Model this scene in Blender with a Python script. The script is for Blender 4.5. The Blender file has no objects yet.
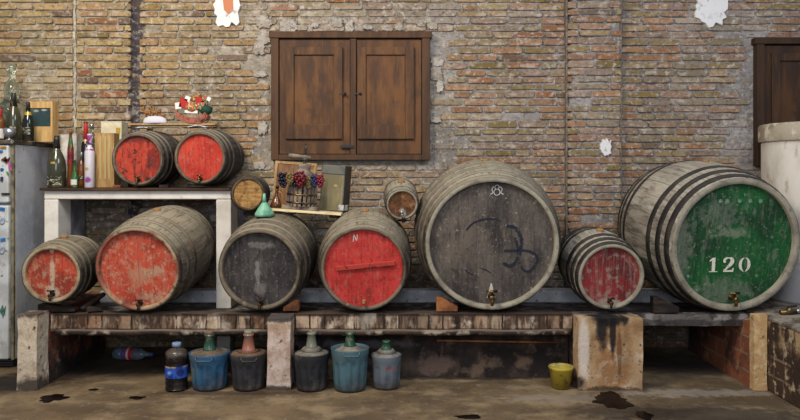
import bpy, math, random
from mathutils import Vector, Matrix, noise as mnoise
random.seed(7)
C = bpy.context.scene.collection
F, CX, CY, H = 725.0, 405.0, 176.0, 1.45
WALL = 6.15
PI = math.pi
def P(px, py, Y): return Vector(((px-CX)*Y/F, Y, H-(py-CY)*Y/F))
def PX(px, Y): return (px-CX)*Y/F
def PZ(py, Y): return H-(py-CY)*Y/F
def lin(c):
    return tuple((v/12.92 if v <= .04045 else ((v+.055)/1.055)**2.4) for v in c)
def rgb(r, g, b): return lin((r/255, g/255, b/255))

# ------------------------------------------------------------------ materials
class NT:
    def __init__(s, name):
        s.m = bpy.data.materials.new(name); s.m.use_nodes = True
        s.t = s.m.node_tree; s.n = s.t.nodes; s.l = s.t.links
        s.b = s.n['Principled BSDF']
        s.tc = s.n.new('ShaderNodeTexCoord')
        s.obj = s.tc.outputs['Object']
    def link(s, a, b): s.l.new(a, b)
    def mapping(s, scale, loc=(0, 0, 0)):
        m = s.n.new('ShaderNodeMapping'); m.inputs['Scale'].default_value = scale; m.inputs['Location'].default_value = loc
        s.link(s.obj, m.inputs['Vector']); return m.outputs[0]
    def noise(s, scale, stretch=(1, 1, 1), detail=6, rough=.6, loc=(0, 0, 0)):
        n = s.n.new('ShaderNodeTexNoise'); n.inputs['Scale'].default_value = scale
        n.inputs['Detail'].default_value = detail; n.inputs['Roughness'].default_value = rough
        s.link(s.mapping(stretch, loc), n.inputs['Vector']); return n.outputs['Fac']
    def rng(s, v, lo, hi, a=0., b=1.):
        m = s.n.new('ShaderNodeMapRange'); m.interpolation_type = 'SMOOTHSTEP'
        m.inputs['From Min'].default_value = lo; m.inputs['From Max'].default_value = hi
        m.inputs['To Min'].default_value = a; m.inputs['To Max'].default_value = b
        s.link(v, m.inputs['Value']); return m.outputs[0]
    def math(s, op, a, b=None):
        m = s.n.new('ShaderNodeMath'); m.operation = op
        for i, x in enumerate((a, b)):
            if x is None: continue
            if isinstance(x, (int, float)): m.inputs[i].default_value = x
            else: s.link(x, m.inputs[i])
        return m.outputs[0]
    def mix(s, f, a, b, blend='MIX'):
        m = s.n.new('ShaderNodeMix'); m.data_type = 'RGBA'; m.blend_type = blend
        for i, x in ((0, f), (6, a), (7, b)):
            if isinstance(x, (int, float)): m.inputs[i].default_value = x
            elif isinstance(x, tuple): m.inputs[i].default_value = (*x[:3], 1)
            else: s.link(x, m.inputs[i])
        return m.outputs[2]
def mat(name, base, layers=(), rough=.8, metallic=0., bump=.25, bscale=45, bstretch=(1, 1, 1), attr=False,
        brick=None, trans=0., ior=1.45, rvar=None, spec=.35, seed=0):
    """base colour, then layers mixed over it in turn:
    ('n', colour, scale, lo, hi, stretch, strength) noise patches
    ('s', colour, centre, radii, strength, wobble) a spot of colour at a place: stains, painted shade, reflections
    ('d', colour, lo, hi, strength) dust lying on faces that look up"""
    s = NT(name); off = (seed*3.7, seed*1.3, seed*2.1)
    col = base
    bh = None
    if brick:
        bt = s.n.new('ShaderNodeTexBrick'); ax, bw, rh, c1, c2, mc, ms, offs = brick
        sep = s.n.new('ShaderNodeSeparateXYZ'); s.link(s.obj, sep.inputs[0])
        cmb = s.n.new('ShaderNodeCombineXYZ'); s.link(sep.outputs[ax[0]], cmb.inputs[0]); s.link(sep.outputs[ax[1]], cmb.inputs[1])
        wob = s.n.new('ShaderNodeVectorMath'); wob.operation = 'MULTIPLY_ADD'
        nn = s.n.new('ShaderNodeTexNoise'); nn.inputs['Scale'].default_value = 9; s.link(s.obj, nn.inputs['Vector'])
        s.link(nn.outputs['Color'], wob.inputs[0]); wob.inputs[1].default_value = (.02, .02, 0); s.link(cmb.outputs[0], wob.inputs[2])
        s.link(wob.outputs[0], bt.inputs['Vector'])
        bt.offset = offs
        bt.inputs['Scale'].default_value = 1; bt.inputs['Brick Width'].default_value = bw; bt.inputs['Row Height'].default_value = rh
        bt.inputs['Mortar Size'].default_value = ms; bt.inputs['Mortar Smooth'].default_value = .3
        bt.inputs['Color1'].default_value = (*c1, 1); bt.inputs['Color2'].default_value = (*c2, 1); bt.inputs['Mortar'].default_value = (*mc, 1)
        col = bt.outputs['Color']; bh = bt.outputs['Fac']
    if attr:
        a = s.n.new('ShaderNodeAttribute'); a.attribute_name = 'Col'
        col = s.mix(1., base, a.outputs['Color'], 'MULTIPLY')
    for L in layers:
        if L[0] == 'n':
            _, c, sc, lo, hi = L[:5]; st = L[5] if len(L) > 5 else (1, 1, 1); k = L[6] if len(L) > 6 else 1.
            f = s.rng(s.noise(sc, st, loc=off), lo-.05, hi-.06, 0, k)
        elif L[0] == 's':
            _, c, ce, ra, k, wb = L
            v = s.n.new('ShaderNodeVectorMath'); v.operation = 'SUBTRACT'; s.link(s.obj, v.inputs[0]); v.inputs[1].default_value = ce
            d = s.n.new('ShaderNodeVectorMath'); d.operation = 'DIVIDE'; s.link(v.outputs[0], d.inputs[0]); d.inputs[1].default_value = ra
            ln = s.n.new('ShaderNodeVectorMath'); ln.operation = 'LENGTH'; s.link(d.outputs[0], ln.inputs[0])
            nz = s.noise(14, loc=off)
            dd = s.math('ADD', ln.outputs['Value'], s.math('MULTIPLY', s.math('SUBTRACT', nz, .5), wb))
            f = s.rng(dd, 1.0, .45, 0, k)
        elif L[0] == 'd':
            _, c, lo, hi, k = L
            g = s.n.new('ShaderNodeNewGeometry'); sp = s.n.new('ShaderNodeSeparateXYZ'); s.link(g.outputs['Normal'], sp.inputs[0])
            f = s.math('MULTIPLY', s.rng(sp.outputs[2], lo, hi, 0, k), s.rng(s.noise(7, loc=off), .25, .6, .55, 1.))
        col = s.mix(f, col, c)
    if isinstance(col, tuple): s.b.inputs['Base Color'].default_value = (*col, 1)
    else: s.link(col, s.b.inputs['Base Color'])
    s.b.inputs['Roughness'].default_value = rough; s.b.inputs['Metallic'].default_value = metallic
    s.b.inputs['Specular IOR Level'].default_value = spec
    if rvar: s.link(s.rng(s.noise(rvar[0], loc=off), .35, .65, rvar[1], rvar[2]), s.b.inputs['Roughness'])
    if trans:
        s.b.inputs['Transmission Weight'].default_value = trans; s.b.inputs['IOR'].default_value = ior
    if bump:
        bp = s.n.new('ShaderNodeBump'); bp.inputs['Strength'].default_value = bump; bp.inputs['Distance'].default_value = .01
        h = s.noise(bscale, bstretch, detail=8)
        if bh is not None: h = s.math('SUBTRACT', h, s.math('MULTIPLY', bh, 1.2))
        s.link(h, bp.inputs['Height']); s.link(bp.outputs[0], s.b.inputs['Normal'])
    return s.m

# ------------------------------------------------------------------ mesh builder
class MB:
    def __init__(s): s.v = []; s.f = []; s.c = []; s.sm = []; s.col = (1, 1, 1); s.mx = None
    def add(s, vs, fs, smooth=False, mx=None, col=None):
        b = len(s.v)
        for v in vs:
            v = Vector(v)
            if mx is not None: v = mx @ v
            s.v.append(v)
        for f in fs:
            s.f.append([b+i for i in f]); s.c.append(col or s.col); s.sm.append(smooth)
        return s
    def box(s, c, d, mx=None, col=None):
        x, y, z = c; a, b, e = d[0]/2, d[1]/2, d[2]/2
        vs = [(x+i*a, y+j*b, z+k*e) for i in (-1, 1) for j in (-1, 1) for k in (-1, 1)]
        return s.add(vs, [(0, 1, 3, 2), (4, 6, 7, 5), (0, 4, 5, 1), (2, 3, 7, 6), (0, 2, 6, 4), (1, 5, 7, 3)], mx=mx, col=col)
    def span(s, x0, x1, y0, y1, z0, z1, mx=None, col=None):
        return s.box(((x0+x1)/2, (y0+y1)/2, (z0+z1)/2), (x1-x0, y1-y0, z1-z0), mx, col)
    def lathe(s, prof, seg=24, mx=None, col=None, smooth=True, caps=True, axis='z'):
        vs = []; fs = []
        for r, z in prof:
            for i in range(seg):
                a = 2*PI*i/seg; vs.append((r*math.cos(a), r*math.sin(a), z))
        for k in range(len(prof)-1):
            for i in range(seg):
                j = (i+1) % seg
                fs.append((k*seg+i, k*seg+j, (k+1)*seg+j, (k+1)*seg+i))
        if axis == 'y': vs = [(x, z, -y) for x, y, z in vs]
        s.add(vs, fs, smooth, mx, col)
        if caps:
            n = len(prof)-1; b = len(s.v)-len(vs)
            if prof[0][0] > 1e-5: s.f.append([b+i for i in reversed(range(seg))]); s.c.append(col or s.col); s.sm.append(False)
            if prof[n][0] > 1e-5: s.f.append([b+n*seg+i for i in range(seg)]); s.c.append(col or s.col); s.sm.append(False)
        return s
    def tube(s, pts, r, seg=8, mx=None, col=None):
        pts = [Vector(p) for p in pts]; rings = []; n = len(pts)
        rr = r if isinstance(r, (list, tuple)) else [r]*n
        up = None
        for i, p in enumerate(pts):
            t = (pts[min(i+1, n-1)]-pts[max(i-1, 0)]).normalized()
            if up is None: up = t.orthogonal().normalized()
            up = (up - t*up.dot(t)).normalized(); q = t.cross(up)
            rings.append([p + (up*math.cos(2*PI*k/seg)+q*math.sin(2*PI*k/seg))*rr[i] for k in range(seg)])
        vs = [v for r_ in rings for v in r_]; fs = []
        for k in range(n-1):
            for i in range(seg):
                j = (i+1) % seg; fs.append((k*seg+i, k*seg+j, (k+1)*seg+j, (k+1)*seg+i))
        fs.append(list(reversed(range(seg)))); fs.append([(n-1)*seg+i for i in range(seg)])
        return s.add(vs, fs, True, mx, col)
    def ball(s, c, r, seg=12, rings=8, mx=None, col=None):
        r = r if isinstance(r, (tuple, list)) else (r, r, r)
        vs = [(c[0], c[1], c[2]-r[2])]
        for k in range(1, rings):
            a = PI*k/rings
            for i in range(seg):
                b = 2*PI*i/seg
                vs.append((c[0]+r[0]*math.sin(a)*math.cos(b), c[1]+r[1]*math.sin(a)*math.sin(b), c[2]-r[2]*math.cos(a)))
        vs.append((c[0], c[1], c[2]+r[2])); fs = []
        for i in range(seg): fs.append((0, 1+(i+1) % seg, 1+i))
        for k in range(rings-2):
            for i in range(seg):
                j = (i+1) % seg; fs.append((1+k*seg+i, 1+k*seg+j, 1+(k+1)*seg+j, 1+(k+1)*seg+i))
        b = 1+(rings-2)*seg; t = len(vs)-1
        for i in range(seg): fs.append((t, b+i, b+(i+1) % seg))
        return s.add(vs, fs, True, mx, col)
    def prism(s, poly, y0, y1, mx=None, col=None):
        """polygon in x,z extruded from y0 (front) to y1"""
        n = len(poly); vs = [(x, y0, z) for x, z in poly]+[(x, y1, z) for x, z in poly]
        fs = [list(range(n)), [n+i for i in reversed(range(n))]]+[(i, n+i, n+(i+1) % n, (i+1) % n) for i in range(n)]
        return s.add(vs, fs, mx=mx, col=col)
    def ribbon(s, pts, w, y, mx=None, col=None, th=.0015):
        """flat stroke in the x,z plane"""
        pts = [Vector((p[0], 0, p[1])) for p in pts]; n = len(pts); L = []; R = []
        for i, p in enumerate(pts):
            t = (pts[min(i+1, n-1)]-pts[max(i-1, 0)]).normalized(); q = Vector((-t.z, 0, t.x))
            ww = w*(.75+.5*random.random())/2
            L.append(p+q*ww); R.append(p-q*ww)
        vs = [(v.x, y, v.z) for v in L+R]; fs = [(i, i+1, n+i+1, n+i) for i in range(n-1)]
        return s.add(vs, fs, mx=mx, col=col)
    def build(s, name, m, parent=None, loc=None, bevel=0, rot=None, bseg=2):
        me = bpy.data.meshes.new(name)
        me.from_pydata([tuple(v) for v in s.v], [], s.f)
        me.polygons.foreach_set('use_smooth', s.sm)
        ca = me.color_attributes.new('Col', 'FLOAT_COLOR', 'CORNER')
        d = []
        for p, c in zip(me.polygons, s.c): d += [*c[:3], 1.]*p.loop_total
        ca.data.foreach_set('color', d)
        me.materials.append(m); me.update()
        o = bpy.data.objects.new(name, me); C.objects.link(o)
        if loc is not None: o.location = loc
        if rot is not None: o.rotation_euler = rot
        if parent is not None: o.parent = parent
        if bevel:
            b = o.modifiers.new('Bevel', 'BEVEL'); b.width = bevel; b.segments = bseg; b.limit_method = 'ANGLE'
        return o
def tag(o, label=None, cat=None, group=None, kind=None):
    if label: o['label'] = label
    if cat: o['category'] = cat
    if group: o['group'] = group
    if kind: o['kind'] = kind
    return o
def empty(name, loc, label, cat, group=None, rot=(0, 0, 0), kind=None):
    o = bpy.data.objects.new(name, None); C.objects.link(o); o.empty_display_size = .05
    o.location = loc; o.rotation_euler = rot
    return tag(o, label, cat, group, kind)
def T(x, y, z): return Matrix.Translation((x, y, z))
def RX(a): return Matrix.Rotation(a, 4, 'X')
def RY(a): return Matrix.Rotation(a, 4, 'Y')
def RZ(a): return Matrix.Rotation(a, 4, 'Z')
def D(a): return math.radians(a)

# ------------------------------------------------------------------ shared materials
DUST = rgb(150, 140, 120)
m_brass = mat('brass', rgb(128, 106, 66), [('n', rgb(70, 55, 35), 20, .5, .7)], rough=.35, metallic=.9, bump=.1)
m_bronze = mat('bronze', rgb(95, 70, 45), [('n', rgb(40, 30, 22), 25, .4, .65)], rough=.5, metallic=.6, bump=.2)
m_steel = mat('steel', rgb(190, 190, 185), [('n', rgb(110, 110, 105), 30, .5, .7)], rough=.3, metallic=.9, bump=.05)
m_darkwood = mat('dark_wood', rgb(62, 46, 34), [('n', rgb(28, 22, 18), 6, .4, .65, (1, 6, 6))], rough=.8, bump=.4, bstretch=(1, 6, 6))
m_orangewood = mat('orange_wood', rgb(165, 105, 60), [('n', rgb(105, 62, 38), 8, .4, .7)], rough=.75, bump=.3)
m_plankwood = mat('plank_wood', rgb(105, 70, 42), [('n', rgb(55, 36, 24), 7, .4, .65, (.3, 3, 3))], rough=.8, bump=.3)
m_palewood = mat('pale_wood', rgb(214, 178, 118), [('n', rgb(186, 146, 90), 9, .4, .7, (4, 4, .5))], rough=.6, bump=.15)
m_honeywood = mat('honey_wood', rgb(184, 150, 100), [('n', rgb(152, 116, 72), 10, .4, .7, (5, 5, .5))], rough=.55, bump=.15)
m_cork = mat('cork', rgb(150, 110, 70), rough=.9)
m_white = mat('white_paint', rgb(215, 210, 198), [('n', rgb(150, 140, 125), 8, .55, .75)], rough=.7)
m_black = mat('black_plastic', rgb(24, 24, 26), rough=.4, bump=.05)
m_chalk = mat('chalk', rgb(190, 186, 180), rough=1, bump=0)
m_stencil = mat('stencil_white', rgb(222, 216, 196), [('n', rgb(110, 124, 100), 40, .62, .76)], rough=.8, bump=0)

# ------------------------------------------------------------------ the brick wall
def build_wall():
    mb = MB(); rnd = random.Random(11)
    X0, X1, Z0, Z1 = -4.6, 4.6, 0.0, 3.5
    ch = .0625
    PILX0, PILX1 = PX(567, WALL-.07), PX(621, WALL-.07)
    GX0, GX1 = PX(131, WALL), PX(140, WALL)
    CR = PX(75.5, WALL)
    def base(x): return WALL-.07 if PILX0 < x < PILX1 else WALL
    def fbm(x, z, s, o=0): return mnoise.fractal(Vector((x*s+o, z*s, o)), 1.0, 2.0, 4)
    def mortar_col(x, z):
        t = min(1, max(0, (x+3.2)/4.5))
        a = rgb(158, 148, 128); b = rgb(142, 137, 134)
        c = [a[i]*(1-t)+b[i]*t for i in range(3)]
        k = 1+.55*fbm(x, z, 1.7, 3)
        return [v*max(.55, min(1.4, k)) for v in c]
    def dark(x, z):  # mostly shade, behind the alcove and low on the wall, multiplied into the colours
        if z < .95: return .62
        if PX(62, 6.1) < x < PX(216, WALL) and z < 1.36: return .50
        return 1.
    # mortar backing as a lumpy grid
    nx, nz = 184, 70
    def gp(i, k):
        x = X0+(X1-X0)*i/nx; z = Z0+(Z1-Z0)*k/nz
        return x, z
    vs = []; fs = []
    for k in range(nz+1):
        for i in range(nx+1):
            x, z = gp(i, k); y = base(x)+.004+.008*fbm(x, z, 9)
            if GX0-.01 < x < GX1+.01 and z > .9: y += .06
            vs.append((x, y, z))
    for k in range(nz):
        for i in range(nx):
            a = k*(nx+1)+i
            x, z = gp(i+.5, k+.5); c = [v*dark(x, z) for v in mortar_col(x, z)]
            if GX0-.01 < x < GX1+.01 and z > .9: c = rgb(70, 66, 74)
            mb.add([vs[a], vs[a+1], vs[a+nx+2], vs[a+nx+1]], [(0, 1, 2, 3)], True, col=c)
    pal_l = [tuple(a*b for a, b in zip(q, (1.02, 1.0, .80))) for q in [rgb(170, 144, 104), rgb(160, 132, 96), rgb(182, 158, 118), rgb(166, 132, 104), rgb(152, 128, 86), rgb(178, 150, 118), rgb(160, 136, 106)]]
    pal_r = [tuple(a*b for a, b in zip(q, (.94, .94, .82))) for q in [rgb(160, 124, 104), rgb(152, 112, 90), rgb(168, 142, 116), rgb(150, 128, 96), rgb(150, 126, 114), rgb(164, 124, 98), rgb(144, 124, 100)]]
    W2 = [(PX(271, WALL-.05), PX(430, WALL-.05), PZ(160, WALL-.05), PZ(32, WALL-.05)),
          (PX(755, WALL-.05), PX(755, WALL-.05)+1.34, PZ(161, WALL-.05), PZ(38, WALL-.05))]
    def hole(x0, x1, z0, z1):
        for a, b, c, d in W2:
            if x1 > a and x0 < b and z1 > c+.02 and z0 < d-.02: return True
        return False
    def cut(segs, a, b):
        out = []
        for x0, x1 in segs:
            if x1 <= a or x0 >= b: out.append((x0, x1)); continue
            if x0 < a-.03: out.append((x0, a))
            if x1 > b+.03: out.append((b, x1))
        return out
    row = 0; z = Z0
    while z < Z1:
        h = ch*(.92+.16*rnd.random())
        x = X0-(.14 if row % 2 else 0)-rnd.random()*.06
        while x < X1:
            w = .235+rnd.random()*.085
            if rnd.random() < .14: w *= .55
            segs = [(x+.007, x+w-.007)]
            if z > .9: segs = cut(segs, GX0, GX1)
            segs = cut(segs, CR-.018, CR+.014) if z > .7 else segs
            for e in (PILX0, PILX1): segs = cut(segs, e-.004, e+.004)
            for a, b in segs:
                if b-a < .03 or hole(a, b, z, z+h): continue
                cx = (a+b)/2
                if rnd.random() < .02: continue
                t = min(1, max(0, (cx+3.0)/3.6+.1*rnd.uniform(-1, 1)))
                cl = rnd.choice(pal_l); cr = rnd.choice(pal_r)
                c = [cl[i]*(1-t)+cr[i]*t for i in range(3)]
                q = rnd.random()
                if q < .05: c = list(rgb(148, 98, 66))
                elif q < .11: c = list(rgb(128, 108, 66))
                elif q < .14: c = list(rgb(110, 86, 70))
                k = .84+.26*rnd.random(); c = [v*k for v in c]
                mc = mortar_col(cx, z)
                cov = fbm(cx, z, 1.4, 8)+.25*(fbm(cx, z, 5, 2))
                near = any(aa-.22 < cx < bb+.2 and cc-.15 < z < dd+.2 for aa, bb, cc, dd in W2)
                f = max(0, min(.85, (cov+.05+(.42 if near else 0))*1.1))
                c = [c[i]*(1-f)+mc[i]*1.12*f for i in range(3)]
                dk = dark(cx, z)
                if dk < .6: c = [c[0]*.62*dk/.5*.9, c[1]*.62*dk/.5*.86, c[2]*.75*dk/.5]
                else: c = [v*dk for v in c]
                yb = base(cx); pr = .006+.008*rnd.random()-(.004 if f > .5 else 0)
                z0, z1 = z+.0055+rnd.uniform(-.002, .004), z+h-.0055+rnd.uniform(-.004, .002)
                ring = []
                for u, v in ((0, .25), (.04, .0), (.34, 0), (.68, 0), (.96, 0), (1, .25), (1, .75), (.96, 1), (.68, 1), (.34, 1), (.04, 1), (0, .75)):
                    ring.append((a+(b-a)*u+rnd.uniform(-.003, .003), z0+(z1-z0)*v+rnd.uniform(-.0025, .0025)))
                n = len(ring); mz = (z0+z1)/2
                tl = rnd.uniform(-.004, .004)
                v3 = [(X, yb+.02, Z) for X, Z in ring]+[(X, yb-pr+.006, Z) for X, Z in ring]
                v3 += [(cx+(X-cx)*.975, yb-pr+tl*(X-cx)/(b-a)*2+rnd.uniform(-.0015, .0015), mz+(Z-mz)*.88) for X, Z in ring]
                fa = []
                for i in range(n):
                    j = (i+1) % n
                    fa += [(i, j, n+j, n+i), (n+i, n+j, 2*n+j, 2*n+i)]
                fa.append([2*n+i for i in range(n)])
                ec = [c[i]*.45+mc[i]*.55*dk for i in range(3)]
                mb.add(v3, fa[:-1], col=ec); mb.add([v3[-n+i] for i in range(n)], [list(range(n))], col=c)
            x += w
        z += h; row += 1
    # pilaster cheeks
    for X in (PILX0, PILX1): mb.span(X-.004, X+.004, WALL-.068, WALL+.01, 0, Z1, col=rgb(128, 116, 104))
    # ragged white repair mortar: the vertical joint and three splashes of plaster
    zz = .9
    while zz < Z1:
        hh = rnd.uniform(.03, .08); w = rnd.uniform(.012, .026); g = rnd.uniform(.55, 1.)
        mb.box((CR+rnd.uniform(-.007, .007), WALL-.002, zz+hh/2), (w, .03, hh), col=[v*g for v in rgb(208, 198, 176)])
        zz += hh
    mp = MB()
    def blob(px, py, rx, rz, col, n=26, seed=0, yo=.026, mb=mb):
        r2 = random.Random(seed); c = P(px, py, WALL-yo); pts = []
        for i in range(n):
            a = 2*PI*i/n; k = r2.uniform(.72, 1.12)*(1/max(abs(math.cos(a)), abs(math.sin(a))))**.55
            pts.append((c.x+math.cos(a)*rx*k, c.z+math.sin(a)*rz*k))
        mb.prism(pts, WALL-yo, WALL+.01, col=col)
    wh = rgb(226, 224, 222)
    blob(227.5, 9, .118, .15, wh, seed=3, yo=.03, mb=mp)
    c = P(228, 6, WALL-.034); mp.prism([(c.x-.05, c.z+.12), (c.x+.04, c.z+.12), (c.x+.045, c.z-.04), (c.x-.0, c.z-.07), (c.x-.035, c.z-.03)], WALL-.034, WALL, col=rgb(196, 128, 92))
    mp1 = mp; mp = MB(); blob(711, 9, .145, .145, wh, seed=5, yo=.03, mb=mp); mp2 = mp; mp = MB()
    blob(606, 147, .05, .07, wh, seed=9, yo=.098, mb=mp)
    mpl = mat('white_plaster', (1, 1, 1), [('n', rgb(170, 164, 156), 14, .60, .76)], rough=.95, bump=.5, attr=True)
    for i, q in enumerate((mp1, mp2, mp)): tag(q.build('trim_%d' % (i+1), mpl), kind='structure')
    for i in range(22):   # smears of mortar around the shuttered window
        a = rnd.choice((0, 1, 2)); 
        if a == 0: px, py = rnd.uniform(257, 268), rnd.uniform(35, 170)
        elif a == 1: px, py = rnd.uniform(433, 440), rnd.uniform(40, 170)
        else: px, py = rnd.uniform(262, 445), rnd.uniform(22, 28)
        g = rnd.uniform(.62, .95)
        blob(px, py, rnd.uniform(.03, .07), rnd.uniform(.02, .06), [v*g for v in rgb(186, 178, 168)], seed=50+i, yo=.018+.0005*i)
    m = mat('old_brick', (1, 1, 1), [('n', rgb(124, 104, 70), 11, .50, .72, (1, 1, 2), .45), ('n', rgb(96, 84, 74), 22, .54, .72, (1, 1, 1.5), .5), ('n', rgb(196, 184, 168), 13, .56, .72, (1, 1, 1.6), .55),
                                     ('n', rgb(62, 54, 48), 45, .60, .72, (1, 1, 1), .6), ('n', rgb(214, 206, 194), 30, .62, .74, (1, 1, 1), .5)], rough=.95, bump=.7, bscale=70, attr=True, spec=.15)
    o = mb.build('wall_back', m); tag(o, kind='structure')
build_wall()

# ------------------------------------------------------------------ floor
def build_floor():
    mb = MB(); nx, ny = 90, 70
    x0, x1, y0, y1 = -4.6, 4.6, -1.0, WALL+.05
    vs = []
    for j in range(ny+1):
        for i in range(nx+1):
            x = x0+(x1-x0)*i/nx; y = y0+(y1-y0)*j/ny
            vs.append((x, y, .0012*mnoise.fractal(Vector((x*1.5, y*1.5, 4)), 1, 2, 4)))
    fs = [(j*(nx+1)+i, j*(nx+1)+i+1, (j+1)*(nx+1)+i+1, (j+1)*(nx+1)+i) for j in range(ny) for i in range(nx)]
    mb.add(vs, fs, True)
    L = [('n', rgb(92, 76, 56), 1.6, .42, .66), ('n', rgb(152, 132, 102), 2.6, .52, .72, (1, 1.6, 1), .7), ('n', rgb(80, 70, 58), 7, .52, .74, (1, 1, 1), .55),
         ('n', rgb(156, 144, 124), 17, .62, .78, (1, 1, 1), .4), ('n', rgb(56, 47, 40), 28, .66, .80, (1, 1, 1), .5), ('n', rgb(60, 50, 42), 60, .6, .74, (1, 1, 1), .4)]
    def sp(px, py, rx, ry, c, k=.9, w=1.2):
        Y = H*F/(py-CY); L.append(('s', c, (PX(px, Y), Y, 0), (rx, ry, 1), k, w))
    sp(10, 383, .35, .35, rgb(26, 22, 20))
    sp(60, 372, .35, .5, rgb(40, 32, 28), .8)
    sp(610, 385, .5, .12, rgb(60, 54, 52), .7)
    sp(700, 393, .7, .10, rgb(150, 142, 132), .55, 2.5)
    sp(560, 398, .5, .12, rgb(140, 132, 122), .4, 2.5)
    sp(720, 415, .8, .2, rgb(58, 50, 44), .8, 1.8)
    sp(620, 412, .45, .22, rgb(52, 42, 34), .75, 1.8)
    sp(460, 378, .8, .06, rgb(40, 33, 28), .8, 1.6)
    sp(230, 393, .7, .07, rgb(58, 44, 34), .7, 1.6)
    sp(690, 365, .6, .45, rgb(52, 48, 48), .8, 1.2)  # darkens the floor colour to stand for shade in the right bay
    sp(130, 362, .9, .5, rgb(44, 38, 34), .75, 1.2)  # shade under the left bay put into the floor colour
    m = mat('concrete_floor', rgb(122, 103, 76), L, rough=.8, bump=.5, bscale=22, rvar=(3, .55, .9), spec=.3)
    tag(mb.build('floor', m), kind='structure')
build_floor()
m_wet = mat('wet', rgb(17, 11, 9), [('n', rgb(26, 18, 14), 12, .45, .7)], rough=.45, bump=0, spec=.12)
def puddle(px, py, rx, ry, label, seed, lobes=()):
    r = random.Random(seed); Y = H*F/(py-CY); X = PX(px, Y); n = 34; pts = []
    for i in range(n):
        a = 2*PI*i/n; k = .62+.6*mnoise.noise(Vector((math.cos(a)*1.6+seed, math.sin(a)*1.6, seed)))+r.uniform(0, .25)
        k = max(.35, k+.25)
        pts.append((math.cos(a)*rx*k, math.sin(a)*ry*k))
    mb = MB(); zt = .005
    vs = [(x, y, zt*.4) for x, y in pts]+[(x*.9, y*.9, zt) for x, y in pts]
    mb.add(vs, [(i, (i+1) % n, n+(i+1) % n, n+i) for i in range(n)]+[[n+i for i in range(n)]], True)
    tag(mb.build('puddle', m_wet, loc=(X, Y, 0)), label, 'puddle')
puddle(613, 401, .11, .16, 'large dark wine stained puddle on the floor in front of the wide pier', 1)
puddle(52, 398, .085, .085, 'round dark puddle on the floor near the left end pier', 2)
puddle(137, 398, .055, .03, 'small elongated dark puddle in front of the black plastic bottle', 3)
puddle(470, 417, .09, .03, 'thin dark puddle at the bottom edge of the floor near the middle', 4)
puddle(644, 416, .05, .07, 'small dark puddle at the floor edge just right of the large stain', 5)
puddle(94, 390, .03, .02, 'tiny dark puddle on the floor behind the small elongated one', 6)

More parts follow.
